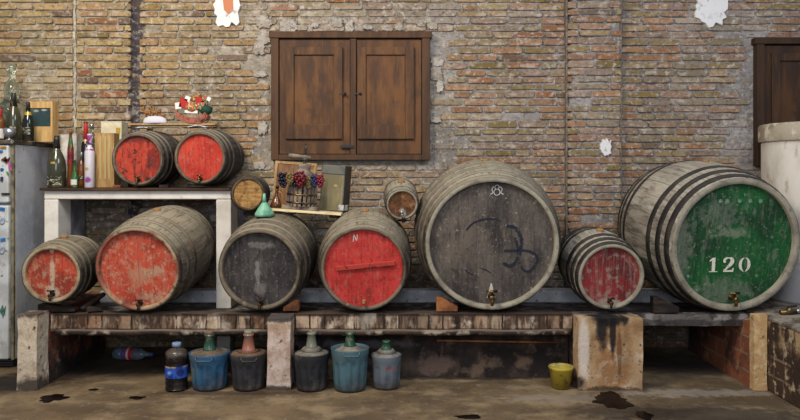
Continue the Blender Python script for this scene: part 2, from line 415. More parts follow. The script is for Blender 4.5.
# ------------------------------------------------------------------ bench of masonry
WASH = rgb(186, 172, 156)
def build_bench():
    root = empty('masonry_bench', (0, 5.2, 0), 'long low masonry bench of whitewashed piers and stained slabs carrying the big barrels', 'bench')
    def part(mb, name, m, loc, bevel=.012, label=None):
        o = mb.build(name, m, root, loc=(loc[0], loc[1]-5.2, loc[2]), bevel=bevel)
        if label: o['label'] = label
        return o
    dark = rgb(38, 30, 26)
    FY = 4.9
    ob = rgb(150, 84, 56)
    def jag(mb, n=7):   # uneven masonry
        for i, v in enumerate(mb.v):
            mb.v[i] = v+Vector([mnoise.noise(v*6+Vector((k*9, 0, 0)))*.008 for k in range(3)])
    def block(x0, x1, y0, y1, z0, z1, name, m, label=None, sub=True, bevel=.012):
        mb = MB(); w, d, h = x1-x0, y1-y0, z1-z0
        if sub:
            nx, ny, nz = max(2, int(w/.06)), max(2, int(d/.08)), max(2, int(h/.06))
            def face(o, u, v, a, b):
                vs = [Vector(o)+Vector(u)*i/a+Vector(v)*j/b for j in range(b+1) for i in range(a+1)]
                mb.add(vs, [(j*(a+1)+i, j*(a+1)+i+1, (j+1)*(a+1)+i+1, (j+1)*(a+1)+i) for j in range(b) for i in range(a)], False)
            face((-w/2, 0, 0), (w, 0, 0), (0, 0, h), nx, nz); face((w/2, d, 0), (-w, 0, 0), (0, 0, h), nx, nz)
            face((-w/2, d, 0), (0, -d, 0), (0, 0, h), ny, nz); face((w/2, 0, 0), (0, d, 0), (0, 0, h), ny, nz)
            face((-w/2, 0, h), (w, 0, 0), (0, d, 0), nx, ny); face((-w/2, d, 0), (w, 0, 0), (0, -d, 0), nx, ny)
            jag(mb)
        else: mb.box((0, d/2, h/2), (w, d, h))
        return part(mb, name, m, ((x0+x1)/2, y0, z0), bevel if not sub else 0, label)
    # left pier with brick return wall
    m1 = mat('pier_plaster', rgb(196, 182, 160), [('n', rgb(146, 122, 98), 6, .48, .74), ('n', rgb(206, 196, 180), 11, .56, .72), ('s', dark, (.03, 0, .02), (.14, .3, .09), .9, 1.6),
        ('s', rgb(60, 48, 40), (0, 0, .53), (.2, .4, .05), .9, 1.5), ('n', rgb(70, 56, 46), 30, .62, .75)], rough=.95, bump=.7, bscale=28)
    block(PX(17, FY), PX(37, FY), FY, FY+.16, 0, .512, 'pier', m1, 'leftmost pier with chipped cream plaster')
    mbk = mat('red_brick_side', rgb(120, 70, 50), [('n', rgb(60, 42, 36), 6, .42, .66), ('n', rgb(150, 130, 112), 9, .60, .75), ('s', rgb(30, 25, 24), (0, .3, .02), (.3, 1, .14), .9, 1.5)],
              brick=((1, 2), .25, .105, rgb(140, 78, 58), rgb(112, 60, 46), rgb(112, 98, 86), .009, .5), rough=.95, bump=.6)
    block(PX(17, FY)+.02, PX(37, FY)-.004, FY+.16, 6.03, 0, .49, 'side_wall', mbk, 'dark red brick return wall at the left end')
    # middle pier
    m2 = mat('pier_whitewash', rgb(196, 178, 166), [('n', rgb(160, 134, 116), 9, .45, .7), ('n', rgb(96, 76, 62), 26, .60, .74), ('s', rgb(64, 60, 58), (0, 0, .50), (.3, .4, .055), .95, 1.),
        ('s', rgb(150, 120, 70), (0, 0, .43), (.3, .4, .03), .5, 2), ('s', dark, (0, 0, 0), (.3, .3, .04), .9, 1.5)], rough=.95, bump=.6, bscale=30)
    block(PX(267, FY), PX(290.3, FY), FY, 5.08, 0, .487, 'pier', m2, 'narrow whitewashed pier between the demijohns')
    # wide pier with black wine drips
    drips = [('s', rgb(20, 18, 20), (-.055, 0, .43), (.055, .3, .21), .95, 1.1), ('s', rgb(22, 20, 22), (.015, 0, .41), (.030, .3, .25), .95, 1.1), ('s', rgb(20, 18, 20), (-.015, 0, .49), (.17, .4, .08), .97, 1.2),
             ('s', rgb(26, 22, 20), (.10, 0, .49), (.03, .3, .07), .9, 1.2), ('s', rgb(70, 44, 30), (.06, 0, .25), (.02, .3, .24), .6, 1.2)]
    m3 = mat('pier_ochre', rgb(176, 144, 106), [('s', rgb(146, 100, 60), (.02, 0, .22), (.16, .5, .30), .8, 1.2), ('n', rgb(206, 186, 158), 12, .54, .7), ('n', rgb(140, 106, 72), 6, .5, .7), ('n', rgb(84, 62, 46), 28, .62, .74)]+drips +
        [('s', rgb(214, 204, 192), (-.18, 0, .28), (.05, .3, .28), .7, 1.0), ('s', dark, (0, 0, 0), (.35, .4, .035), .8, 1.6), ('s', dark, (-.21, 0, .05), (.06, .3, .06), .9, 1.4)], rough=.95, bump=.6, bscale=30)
    block(PX(578, FY), PX(643, FY), FY, 5.04, 0, .488, 'pier', m3, 'wide ochre pier streaked with black wine drips')
    # right pier and brick return wall
    m4 = mat('pier_tan', rgb(190, 152, 104), [('n', rgb(214, 186, 142), 14, .5, .7), ('n', rgb(130, 96, 60), 24, .6, .74)], rough=.95, bump=.5, bscale=30)
    block(PX(754, FY), PX(767, FY), FY, FY+.06, 0, .512, 'pier', m4, 'thin tan pier at the right end')
    mbr = mat('orange_brick_side', rgb(160, 92, 60), [('n', rgb(90, 56, 44), 5, .5, .7), ('n', rgb(172, 126, 88), 9, .58, .76, (1, 1, 1), .7), ('s', rgb(50, 40, 38), (0, 1.1, .1), (.3, .5, .4), .8, 1.2)],  # dark spot paints shade onto the far end of the wall
              brick=((1, 2), .27, .118, rgb(146, 84, 58), rgb(116, 68, 52), rgb(138, 114, 90), .008, .5), rough=.9, bump=.5)
    block(PX(754, FY), PX(767, FY)-.003, FY+.06, 6.03, 0, .455, 'side_wall', mbr, 'orange brick return wall at the right end')
    # front slabs: soldier bricks, stained
    xs = PX(37, 4.9)
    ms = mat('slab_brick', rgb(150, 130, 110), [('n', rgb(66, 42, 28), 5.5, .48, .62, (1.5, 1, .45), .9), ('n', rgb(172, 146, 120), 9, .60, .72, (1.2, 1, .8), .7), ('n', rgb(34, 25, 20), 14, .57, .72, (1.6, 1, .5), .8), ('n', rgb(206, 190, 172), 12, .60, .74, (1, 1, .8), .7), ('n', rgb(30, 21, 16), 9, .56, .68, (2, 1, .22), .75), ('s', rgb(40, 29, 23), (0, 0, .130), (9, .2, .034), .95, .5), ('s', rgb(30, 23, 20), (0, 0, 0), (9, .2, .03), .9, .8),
             ('n', rgb(44, 31, 23), 2.2, .48, .70, (1, 1, .6), .55), ('n', rgb(186, 172, 156), 4, .60, .74, (1, 1, .7), .6), ('d', rgb(84, 68, 55), .5, .9, .9)],
             brick=((0, 2), .104, .3, rgb(206, 184, 158), rgb(146, 110, 82), rgb(36, 26, 20), .006, 0.), rough=.9, bump=.6)
    block(xs, 1.172, 5.085, 5.2, .36, .484, 'front_slab', ms, 'front slab of stained whitewashed bricks under the left and middle barrels')
    ml = mat('lip', rgb(66, 50, 40), [('n', rgb(36, 27, 22), 6, .42, .62), ('n', rgb(150, 136, 120), 10, .56, .7), ('d', rgb(120, 104, 86), .3, .9, .8)], rough=.8, bump=.5)
    mb = MB(); zc = .357
    for a, b in ((PX(50, 4.97), -.936), (-.768, 1.155)):
        n = int((b-a)/.08); pts = [(a+(b-a)*i/n, 5.065+.004*math.sin(i*1.7), zc+.003*math.sin(i*.9)) for i in range(n+1)]
        mb.tube(pts, .021, 10)
    part(mb, 'ledge', ml, (0, 0, 0), 0, 'rounded dark ledge running along the foot of the front slab')
    msr = mat('slab_grey', rgb(104, 98, 94), [('n', rgb(60, 54, 50), 6, .45, .65), ('n', rgb(140, 134, 128), 9, .56, .7), ('s', rgb(40, 34, 32), (0, 0, .02), (2, .4, .03), .7, 1.5)], rough=.9, bump=.5)
    block(1.60, PX(754, 4.98), 5.06, 5.16, .405, .482, 'front_slab', msr, 'grey slab under the green fronted barrel')
    block(1.172, 1.60, 5.05, 5.2, .42, .484, 'front_slab', msr)
    # bed and rear ledge
    block(-2.48, 2.35, 5.21, 6.03, .37, .42, 'bed', msr, sub=False)
    mr = mat('rear_ledge', rgb(232, 230, 232), [('n', rgb(190, 188, 192), 6, .45, .68), ('n', rgb(120, 114, 114), 20, .62, .78)], rough=.9, bump=.4)
    block(-2.48, 2.35, 5.88, 6.03, .421, .52, 'rear_ledge', mr, 'pale grey ledge behind the barrels', sub=False)
    # dark mottled wall filling the middle bay
    mw = mat('dark_plaster', rgb(62, 52, 46), [('n', rgb(34, 28, 26), 4, .42, .62), ('n', rgb(100, 82, 68), 5, .56, .72), ('s', rgb(112, 92, 82), (.02, 0, .10), (.16, .4, .10), .6, 2.), ('s', rgb(84, 80, 84), (-.5, 0, .24), (.5, .4, .04), .6, 2.)], rough=1, bump=.6)
    block(-.77, 1.17, 5.21, 5.3, 0, .37, 'back_panel', mw, 'dark mottled plaster wall closing the middle bay')
    mbp = mat('dark_brick', rgb(80, 56, 48), [('n', rgb(38, 30, 28), 6, .45, .66)], brick=((1, 2), .25, .11, rgb(86, 54, 46), rgb(66, 46, 40), rgb(96, 88, 84), .008, .5), rough=.95, bump=.5)
    block(1.178, 1.24, 5.06, 6.03, 0, .37, 'side_wall', mbp, sub=False)
    return root
build_bench()

# right hand platform
def build_platform():
    root = empty('brick_platform', (2.45, 4.35, 0), 'low brick platform at the right edge under the white tank', 'platform')
    m = mat('platform_face', rgb(140, 108, 78), [('s', rgb(190, 160, 120), (0, .45, .42), (1, .6, .13), .9, 1.4), ('n', rgb(60, 44, 34), 7, .48, .66, (1, 1, .5)), ('n', rgb(186, 164, 134), 14, .6, .72)],
            brick=((1, 2), .24, .125, rgb(78, 56, 42), rgb(54, 40, 32), rgb(126, 108, 88), .009, .5), rough=.95, bump=.6)
    mb = MB(); mb.span(.004, 1.5, 0, 1.68, 0, .472); mb.build('brick_body', m, root, bevel=.01)
    m2 = mat('platform_top', rgb(150, 138, 122), [('n', rgb(88, 78, 68), 6, .45, .66), ('n', rgb(44, 38, 34), 16, .6, .72)], rough=.9, bump=.5)
    mb = MB(); mb.span(.002, 1.5, -.005, 1.68, .473, .497); mb.build('top_slab', m2, root, bevel=.006)
build_platform()

# ------------------------------------------------------------------ masonry shelf on the left
SH_TOP = 1.358
def build_shelf():
    root = empty('masonry_shelf', (PX(137, 5.62), 5.62, .515), 'whitewashed masonry shelf frame behind the two left barrels with a brown board on top', 'shelf')
    o = root.location.copy()
    m = mat('whitewash', rgb(224, 218, 208), [('n', rgb(192, 184, 174), 4, .48, .74, (1, 1, 1), .8), ('n', rgb(130, 116, 102), 24, .66, .80, (1, 1, 1), .6)], rough=.95, bump=.4, bscale=30)
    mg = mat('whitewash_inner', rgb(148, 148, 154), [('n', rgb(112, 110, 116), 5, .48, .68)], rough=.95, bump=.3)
    xl0, xl1, xr0, xr1 = PX(44, 5.62), PX(58, 5.62), PX(216, 5.62), PX(231, 5.62)
    def sp(x0, x1, y0, y1, z0, z1, name, mm, b=.008):
        mb = MB(); mb.span(x0-o.x, x1-o.x, y0-o.y, y1-o.y, z0-o.z, z1-o.z); return mb.build(name, mm, root, bevel=b)
    sp(xl0, xl1, 5.62, 5.84, .4215, 1.268, 'post', m); sp(xr0, xr1, 5.62, 5.84, .4215, 1.268, 'post', m)
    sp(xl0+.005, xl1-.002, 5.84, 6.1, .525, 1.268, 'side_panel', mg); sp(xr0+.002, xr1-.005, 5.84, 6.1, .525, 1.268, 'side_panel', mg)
    sp(xl0, xr1, 5.62, 6.12, 1.27, 1.337, 'top_slab', m)
    sp(xl0-.02, xr1+.0, 5.585, 6.12, 1.338, SH_TOP, 'board', m_plankwood, .003)
build_shelf()

# ------------------------------------------------------------------ barrels
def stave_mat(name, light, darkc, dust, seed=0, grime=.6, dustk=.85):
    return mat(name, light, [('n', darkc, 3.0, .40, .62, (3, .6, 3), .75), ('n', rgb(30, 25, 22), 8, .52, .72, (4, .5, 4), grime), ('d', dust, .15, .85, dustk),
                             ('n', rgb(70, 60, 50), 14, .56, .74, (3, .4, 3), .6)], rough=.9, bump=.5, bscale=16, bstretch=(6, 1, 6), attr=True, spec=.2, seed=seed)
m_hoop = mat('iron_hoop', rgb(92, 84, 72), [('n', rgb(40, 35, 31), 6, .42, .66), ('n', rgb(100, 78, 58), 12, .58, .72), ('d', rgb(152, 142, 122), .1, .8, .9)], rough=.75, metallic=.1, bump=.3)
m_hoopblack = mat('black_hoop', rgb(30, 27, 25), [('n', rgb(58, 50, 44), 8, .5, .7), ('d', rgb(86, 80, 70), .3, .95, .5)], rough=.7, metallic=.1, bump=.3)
def barrel(name, label, cat, X, Yh, Z, R, b, L, yaw, tilt, body_m, rim_m, head_m, hoop_m, group, boards=8, inset=.03, hoops=(.03, .16, .30, .70, .84, .97), hoopw=.035,
           staves=26, seed=0, rimw=.022, tap=None, bung=True, boardjit=.0012):
    rnd = random.Random(seed+100)
    R_ = RZ(D(yaw)) @ RX(D(tilt))
    basel = Vector((0, L/2, -R*b)); base = Vector((X, Yh, Z))+(R_ @ basel)
    root = empty(name, base, label, cat, group, rot=R_.to_euler())
    off = -basel
    def r_at(y): t = y/L*2-1; return R*(b-(b-1)*t*t)
    # staves
    mb = MB(); a0 = rnd.random()
    ws = [rnd.uniform(.7, 1.3) for _ in range(staves)]; tot = sum(ws); a = a0; nt = 14
    for w in ws:
        da = 2*PI*w/tot; g = .0022/R; k = rnd.uniform(.86, 1.06); tint = rnd.uniform(.94, 1.04); dr = rnd.uniform(-.0015, .0015)
        col = (k, k*tint, k*tint*.98); vs = []
        for i in range(nt+1):
            y = L*i/nt; r = r_at(y)+dr
            for q in range(4):
                aa = a+g/2+(da-g)*q/3; rr = r-(.0012 if q in (0, 3) else 0)
                vs.append((rr*math.cos(aa), y, rr*math.sin(aa)))
        mb.add(vs, [(i*4+q, i*4+q+1, (i+1)*4+q+1, (i+1)*4+q) for i in range(nt) for q in range(3)], True, col=col)
        a += da
    dk = (.34, .31, .29)
    mb.lathe([(r_at(L*i/nt)-.004, L*i/nt) for i in range(nt+1)], 40, col=dk, axis='y', caps=False)
    mb.lathe([(R*.97, L-.002), (0.0001, L-.02)], 40, col=(.4, .38, .35), axis='y', caps=False)
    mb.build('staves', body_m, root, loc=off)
    # rim (chime)
    mb = MB()
    mb.lathe([(R+.0005, .02), (R+.001, .004), (R-.003, 0), (R-rimw+.002, 0), (R-rimw, .004), (R-rimw-.003, inset+.006)], 64, axis='y', caps=False)
    mb.build('rim', rim_m, root, loc=off)
    # head of upright boards
    mb = MB(); Rh = R-rimw-.002; xs = [-Rh]
    ww = [rnd.uniform(.75, 1.25) for _ in range(boards)]; tw = sum(ww)
    for w in ww: xs.append(xs[-1]+2*Rh*w/tw)
    for i in range(boards):
        x0, x1 = xs[i]+.0006, xs[i+1]-.0006; n = 8; k = rnd.uniform(.93, 1.04)
        top = []; bot = []
        for j in range(n+1):
            x = x0+(x1-x0)*j/n; h = math.sqrt(max(0, Rh*Rh-x*x)); top.append((x, h)); bot.append((x, -h))
        poly = bot+top[::-1]
        if i == 0: poly = bot[0:]+top[::-1][:-1]
        if i == boards-1: poly = bot[:-1]+top[::-1][0:]
        y = inset+rnd.uniform(-boardjit, boardjit)
        mb.add([(px, y, pz) for px, pz in poly], [list(range(len(poly)))], col=(k, k, k))
    mb.lathe([(Rh, inset+.004), (.0001, inset+.004)], 40, col=(.25, .22, .22), axis='y', caps=False)
    head = mb.build('head', head_m, root, loc=off)
    for t in hoops:
        mb = MB(); y0 = max(.004, t*L-hoopw/2); y1 = min(L-.004, t*L+hoopw/2); e = .0045
        mb.lathe([(r_at(y0)-.003, y0), (r_at(y0)+e, y0+.001), (r_at((y0+y1)/2)+e+.001, (y0+y1)/2), (r_at(y1)+e, y1-.001), (r_at(y1)-.003, y1)], 56, axis='y', caps=False)
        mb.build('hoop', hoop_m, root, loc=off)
    if bung:
        mb = MB(); mb.lathe([(.028, -.01), (.026, .012), (.02, .018)], 12, mx=T(0, L*.5, R*b)); mb.build('bung', m_cork, root, loc=off)
    if tap:
        zt, ht, kind = tap
        make_tap(root, off+Vector((0, inset, -R*zt)), ht, kind)
    return root, head, off, inset
def make_tap(root, p, s, kind):
    m = {'bronze': m_bronze, 'brass': m_brass, 'steel': m_steel, 'wood': m_cork}[kind]
    mb = MB()
    mb.lathe([(.30*s, 0), (.34*s, -.12*s), (.22*s, -.2*s), (.2*s, -.9*s), (.26*s, -.95*s), (.26*s, -1.15*s), (.05*s, -1.2*s)], 14, axis='y')
    if kind != 'wood':
        mb.tube([(0, -.85*s, 0), (0, -1.0*s, -.25*s), (0, -1.05*s, -.7*s)], [.2*s, .2*s, .16*s], 10)
    o = mb.build('tap', m, root, loc=p)
    if kind != 'wood':
        mb = MB(); mb.lathe([(.12*s, 0), (.12*s, .35*s), (.2*s, .4*s), (.2*s, .5*s)], 10, mx=T(0, -.7*s, .1*s))
        mb.tube([(-.5*s, -.7*s, .56*s), (.5*s, -.7*s, .56*s)], [.1*s, .13*s], 8)
        mb.build('tap_handle', m, o)
    return o
V = (3.2, 1, .7)   # streaks that run down the boards
def head_mat(name, base, layers, seed=0, rough=.75):
    layers = list(layers)+[('n', tuple(v*.35 for v in base), 34, .58, .70, (1.6, 1, 1), .5), ('n', rgb(150, 138, 122), 12, .58, .78, (3, 1, .8), .25), ('n', rgb(150, 138, 122), 45, .62, .74, (1, 1, 1), .35)]
    return mat(name, base, layers, rough=rough, bump=.25, bscale=20, bstretch=(5, 1, .8), attr=True, seed=seed, spec=.3)
V = (3.2, 1, .7)   # streaks that run down the boards
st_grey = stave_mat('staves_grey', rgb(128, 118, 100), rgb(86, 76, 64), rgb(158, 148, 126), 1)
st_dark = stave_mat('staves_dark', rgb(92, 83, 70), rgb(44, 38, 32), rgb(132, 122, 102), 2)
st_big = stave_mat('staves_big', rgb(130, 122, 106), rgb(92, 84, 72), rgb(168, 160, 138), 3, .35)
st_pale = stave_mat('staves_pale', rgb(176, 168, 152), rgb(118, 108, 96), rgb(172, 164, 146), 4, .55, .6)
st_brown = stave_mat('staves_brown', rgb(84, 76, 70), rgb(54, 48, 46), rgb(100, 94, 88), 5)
rim_pale = mat('rim_pale', rgb(166, 150, 120), [('n', rgb(116, 98, 74), 6, .48, .74), ('n', rgb(64, 52, 42), 20, .60, .76, (1, 1, 1), .6)], rough=.85, bump=.4)
rim_red = mat('rim_red', rgb(164, 144, 114), [('s', rgb(140, 62, 50), (-.25, 0, .08), (.2, .2, .3), .8, 1.), ('n', rgb(128, 70, 54), 5, .52, .7), ('n', rgb(84, 66, 50), 14, .58, .72)], rough=.85, bump=.4)
rim_dark = mat('rim_dark', rgb(116, 104, 86), [('n', rgb(70, 62, 52), 6, .45, .74), ('n', rgb(150, 136, 112), 14, .58, .76, (1, 1, 1), .6)], rough=.85, bump=.4)
rim_grey = mat('rim_grey', rgb(160, 152, 132), [('n', rgb(112, 104, 90), 5, .45, .75, (1, 1, 1), .8), ('n', rgb(70, 62, 54), 22, .58, .76, (1, 1, 1), .5)], rough=.85, bump=.4)
worn = rgb(168, 140, 112)
G_BIG = 'barrels lying along the masonry bench'
# red, leftmost
h1 = head_mat('head_red_streaked', rgb(186, 72, 48), [('n', rgb(136, 50, 36), 5, .50, .7), ('n', worn, 9, .60, .72, V, .55), ('n', worn, 26, .58, .70, (1, 1, 1), .6),
     ('s', rgb(190, 172, 146), (.0, 0, -.02), (.022, .2, .2), .75, 1.6), ('s', rgb(186, 172, 150), (0, 0, -.13), (.07, .2, .07), .8, 1.4), ('s', rgb(126, 40, 44), (0, 0, .19), (.2, .2, .05), .9, .6), ('s', rgb(176, 166, 152), (0, 0, .165), (.02, .2, .028), .9, .5)], 1)
barrel('wine_barrel', 'small red fronted barrel at the left end of the bench, white streak down its front', 'barrel', -2.452, 5.02, .768, .197, 1.142, .477, 3.2, 3.5, st_dark, rim_pale, h1, m_hoop, G_BIG,
       boards=7, inset=.025, tap=(.72, .052, 'bronze'), seed=1, hoopw=.03)
# red, large, worn
h2 = head_mat('head_red_worn', rgb(190, 78, 56), [('n', rgb(150, 48, 34), 4, .48, .68), ('n', rgb(184, 140, 112), 16, .56, .72, (1.5, 1, 1), .55), ('s', rgb(178, 144, 116), (.10, 0, -.02), (.09, .2, .05), .8, 2.2), ('s', rgb(176, 138, 108), (-.02, 0, -.06), (.10, .2, .10), .6, 2.2), ('n', rgb(188, 158, 132), 34, .58, .70, (1, 1, 1), .6),
     ('s', rgb(140, 52, 48), (-.02, 0, .275), (.23, .2, .05), .85, .6), ('s', rgb(172, 150, 122), (.06, 0, -.21), (.12, .2, .04), .6, 2)], 2)
barrel('wine_barrel', 'big red fronted barrel with scuffed pale patches, under the whitewashed shelf', 'barrel', -1.856, 5.02, .802, .295, 1.142, .794, -3.8, 8.7, st_grey, rim_red, h2, m_hoop, G_BIG,
       boards=9, inset=.03, tap=(.84, .05, 'bronze'), seed=2)
# charcoal
h3 = head_mat('head_charcoal', rgb(66, 62, 62), [('n', rgb(44, 41, 42), 4, .45, .66), ('n', rgb(88, 80, 76), 5, .52, .74, (2, 1, 1), .5), ('s', rgb(150, 144, 140), (-.02, 0, -.02), (.025, .2, .10), .55, 2.4), ('s', rgb(140, 134, 130), (.02, 0, .17), (.10, .2, .03), .4, 2.6), ('s', rgb(140, 134, 128), (-.01, 0, -.15), (.05, .2, .06), .45, 2.2)], 3)
barrel('wine_barrel', 'charcoal fronted barrel with faint chalk smudges, green funnel on top', 'barrel', -1.009, 5.02, .799, .283, 1.145, .730, -2.2, 6.3, st_dark, rim_dark, h3, m_hoop, G_BIG,
       boards=8, inset=.028, tap=(.86, .05, 'bronze'), seed=3, bung=False)
# bright red with batten
h4 = head_mat('head_bright_red', rgb(192, 58, 52), [('n', rgb(168, 40, 34), 5, .5, .7), ('n', rgb(120, 34, 30), 8, .62, .74, V, .8), ('s', rgb(120, 40, 34), (.03, 0, -.2), (.03, .2, .08), .7, 1.4), ('n', rgb(150, 60, 48), 24, .64, .74)], 4)
r4, hd4, off4, in4 = barrel('wine_barrel', 'bright red fronted barrel with a batten nailed across and a chalk N', 'barrel', -.286, 5.02, .805, .294, 1.157, .755, 1.0, 7.4, st_grey, rim_dark, h4, m_hoop, G_BIG,
       boards=6, inset=.022, tap=(.80, .045, 'wood'), seed=4, rimw=.018)
mb = MB(); mb.box((.015, -.010, .02), (.41, .02, .034), mx=RY(D(-5.5)))
h4b = mat('batten_red', rgb(176, 58, 48), [('n', rgb(150, 60, 44), 12, .5, .7, (.5, 1, 3)), ('n', rgb(110, 34, 30), 20, .6, .72)], rough=.7, bump=.3)
mb.build('batten', h4b, r4, loc=off4+Vector((0, in4, 0)), bevel=.004)
mb = MB(); k = .0062
mb.ribbon([(-8*k*.55, 0), (-8*k*.5, 4.6*k), (-6.8*k*.5, 8*k)], .006, 0); mb.ribbon([(-6.8*k*.5, 8*k), (-4*k*.5, 4*k), (-1*k*.5, 1*k)], .006, 0); mb.ribbon([(-1*k*.5, 1*k), (0, 5*k), (0, 8.4*k)], .006, 0)
mb.build('chalk_mark', m_chalk, r4, loc=off4+Vector((-.045, in4-.003, .19)))['label'] = 'white chalk letter N'
# the largest dark cask
h5 = head_mat('head_dark_wood', rgb(88, 80, 74), [('n', rgb(56, 50, 48), 3, .45, .66, (2, 1, .8)), ('n', rgb(108, 96, 84), 4, .50, .74, (2, 1, .7), .6), ('s', rgb(116, 104, 92), (-.2, 0, .02), (.24, .3, .3), .45, 2), ('n', rgb(48, 43, 42), 8, .58, .76, V, .55), ('n', rgb(150, 142, 132), 26, .66, .74, (1, 1, 1), .7)], 5)
r5, hd5, off5, in5 = barrel('wine_barrel', 'largest barrel with a plain dark wooden front and a painted scrawl', 'barrel', .604, 5.02, .977, .463, 1.160, 1.033, -.5, 5.8, st_big, rim_grey, h5, m_hoop, G_BIG,
       boards=13, inset=.035, tap=(.80, .075, 'brass'), seed=5, hoops=(.03, .13, .24, .36, .64, .76, .87, .97), staves=34, hoopw=.045, rimw=.028)
def z5(x, y): return ((x-191)/2.8*5.07/F, -(y-222)/2.8*5.07/F)      # from the photo's own proportions of the front
m_scrawl = mat('faded_black_paint', rgb(34, 36, 48), [('n', rgb(84, 78, 74), 18, .60, .74)], rough=.9, bump=0)
def smooth(pts, n=6):
    out = []
    for i in range(len(pts)-1):
        p0, p1, p2, p3 = pts[max(0, i-1)], pts[i], pts[i+1], pts[min(len(pts)-1, i+2)]
        for j in range(n):
            t = j/n
            out.append(tuple(.5*((2*p1[k])+(-p0[k]+p2[k])*t+(2*p0[k]-5*p1[k]+4*p2[k]-p3[k])*t*t+(-p0[k]+3*p1[k]-3*p2[k]+p3[k])*t**3) for k in (0, 1)))
    out.append(pts[-1]); return out
mb = MB()
mb.ribbon(smooth([z5(*q) for q in ((232, 172), (255, 178), (272, 205), (272, 235), (262, 268), (245, 286), (224, 278))]), .023, 0)
mb.ribbon(smooth([z5(*q) for q in ((226, 243), (255, 242), (290, 243), (314, 254), (318, 275), (300, 298), (286, 300), (274, 288), (266, 262), (264, 236), (256, 205))]), .016, -.0005)
mb.ribbon(smooth([z5(*q) for q in ((120, 184), (140, 164), (170, 154), (200, 153), (218, 162))]), .012, 0)
mb.ribbon(smooth([z5(*q) for q in ((116, 296), (126, 304), (140, 312))]), .008, 0)
mb.ribbon(smooth([z5(*q) for q in ((156, 290), (176, 298), (190, 306))]), .006, 0)
mb.build('painted_mark', m_scrawl, r5, loc=off5+Vector((0, in5-.003, 0)))['label'] = 'faded dark painted scrawl'
mb = MB()
for zc, rr in ((78, 8.5), (64, 6)):
    cx, cz = z5(204, zc); k = rr/2.8*5.07/F
    mb.ribbon([(cx+math.cos(2*PI*i/14)*k, cz+math.sin(2*PI*i/14)*k) for i in range(15)], .005, 0)
for s_ in (-1, 1): mb.ribbon(smooth([z5(204+s_*9, 62), z5(204+s_*14, 70), z5(204+s_*11, 80), z5(204+s_*19, 84)]), .005, 0)
mb.build('chalk_mark', m_chalk, r5, loc=off5+Vector((0, in5-.003, 0)))['label'] = 'small white figure eight'
mb = MB(); cx, cz = z5(191, 345)
mb.prism([(cx-.03, cz-.05), (cx+.03, cz-.05), (cx+.016, cz+.0), (cx+.006, cz+.05), (cx-.004, cz+.055), (cx-.014, cz+.01)], -.002, 0)
mb.build('tap_plate', m_chalk, r5, loc=off5+Vector((0, in5-.001, -.03)))
# faded red small
h6 = head_mat('head_faded_red', rgb(140, 46, 46), [('n', rgb(96, 34, 34), 5, .48, .68), ('n', rgb(140, 116, 104), 7, .55, .70, (9, 1, .5), .5), ('n', rgb(148, 132, 118), 18, .58, .70, (1, 1, 1), .6), ('s', rgb(164, 152, 138), (0, 0, -.19), (.1, .2, .05), .7, 1.6)], 6)
barrel('wine_barrel', 'small faded crimson fronted barrel with black hoops, above the wide stained pier', 'barrel', 1.424, 5.0, .753, .229, 1.142, .601, 1.8, 7.5, st_pale, rim_grey, h6, m_hoopblack, G_BIG,
       boards=8, inset=.026, tap=(.78, .05, 'bronze'), seed=6, hoops=(.04, .17, .32, .68, .83, .96), hoopw=.045)
# green 120
h7 = head_mat('head_green', rgb(24, 90, 42), [('n', rgb(18, 58, 32), 3, .46, .66), ('n', rgb(70, 100, 74), 7, .60, .72, V, .7), ('s', rgb(132, 138, 118), (-.02, 0, .09), (.16, .3, .05), .6, 3.0), ('s', rgb(120, 130, 112), (-.12, 0, .2), (.2, .3, .12), .35, 3.0), ('s', rgb(104, 116, 96), (-.06, 0, -.33), (.26, .3, .11), .65, 2.2), ('s', rgb(130, 130, 116), (-.38, 0, -.05), (.08, .3, .26), .45, 2.2), ('n', rgb(120, 130, 110), 9, .62, .78, (2.4, 1, 1), .5), ('n', rgb(150, 150, 134), 30, .66, .74, (1, 1, 1), .8)], 7)
r7, hd7, off7, in7 = barrel('wine_barrel', 'great barrel with a green painted front stencilled 120 in white', 'barrel', 2.286, 5.0, .972, .466, 1.145, .955, 5.6, 6.6, st_pale, rim_grey, h7, m_hoopblack, G_BIG,
       boards=12, inset=.03, tap=(.80, .07, 'brass'), seed=7, hoops=(.05, .15, .27, .73, .85, .95), staves=32, hoopw=.05, rimw=.04)
# stencilled digits
def digit_one(mb, x, z, w, h):
    mb.prism([(x+.36*w, z+.06*h), (x+.36*w, z+.80*h), (x+.12*w, z+.72*h), (x+.12*w, z+.80*h), (x+.42*w, z+h), (x+.66*w, z+h), (x+.66*w, z+.06*h)][::-1], 0, .002)
    mb.prism([(x+.12*w, z), (x+.9*w, z), (x+.9*w, z+.05*h), (x+.12*w, z+.05*h)], 0, .002)
def digit_zero(mb, x, z, w, h):
    for s_ in (-1, 1):
        o_ = []; i_ = []
        for j in range(15):
            a = -PI/2+.16+(PI-.32)*j/14
            o_.append((x+w/2+s_*math.cos(a)*w*.5, z+h/2+math.sin(a)*h*.5)); i_.append((x+w/2+s_*(math.cos(a)*w*.24), z+h/2+math.sin(a)*h*.46))
        vs = [(p[0], 0, p[1]) for p in o_+i_]; n = 15
        mb.add(vs, [(j, j+1, n+j+1, n+j) for j in range(14)])
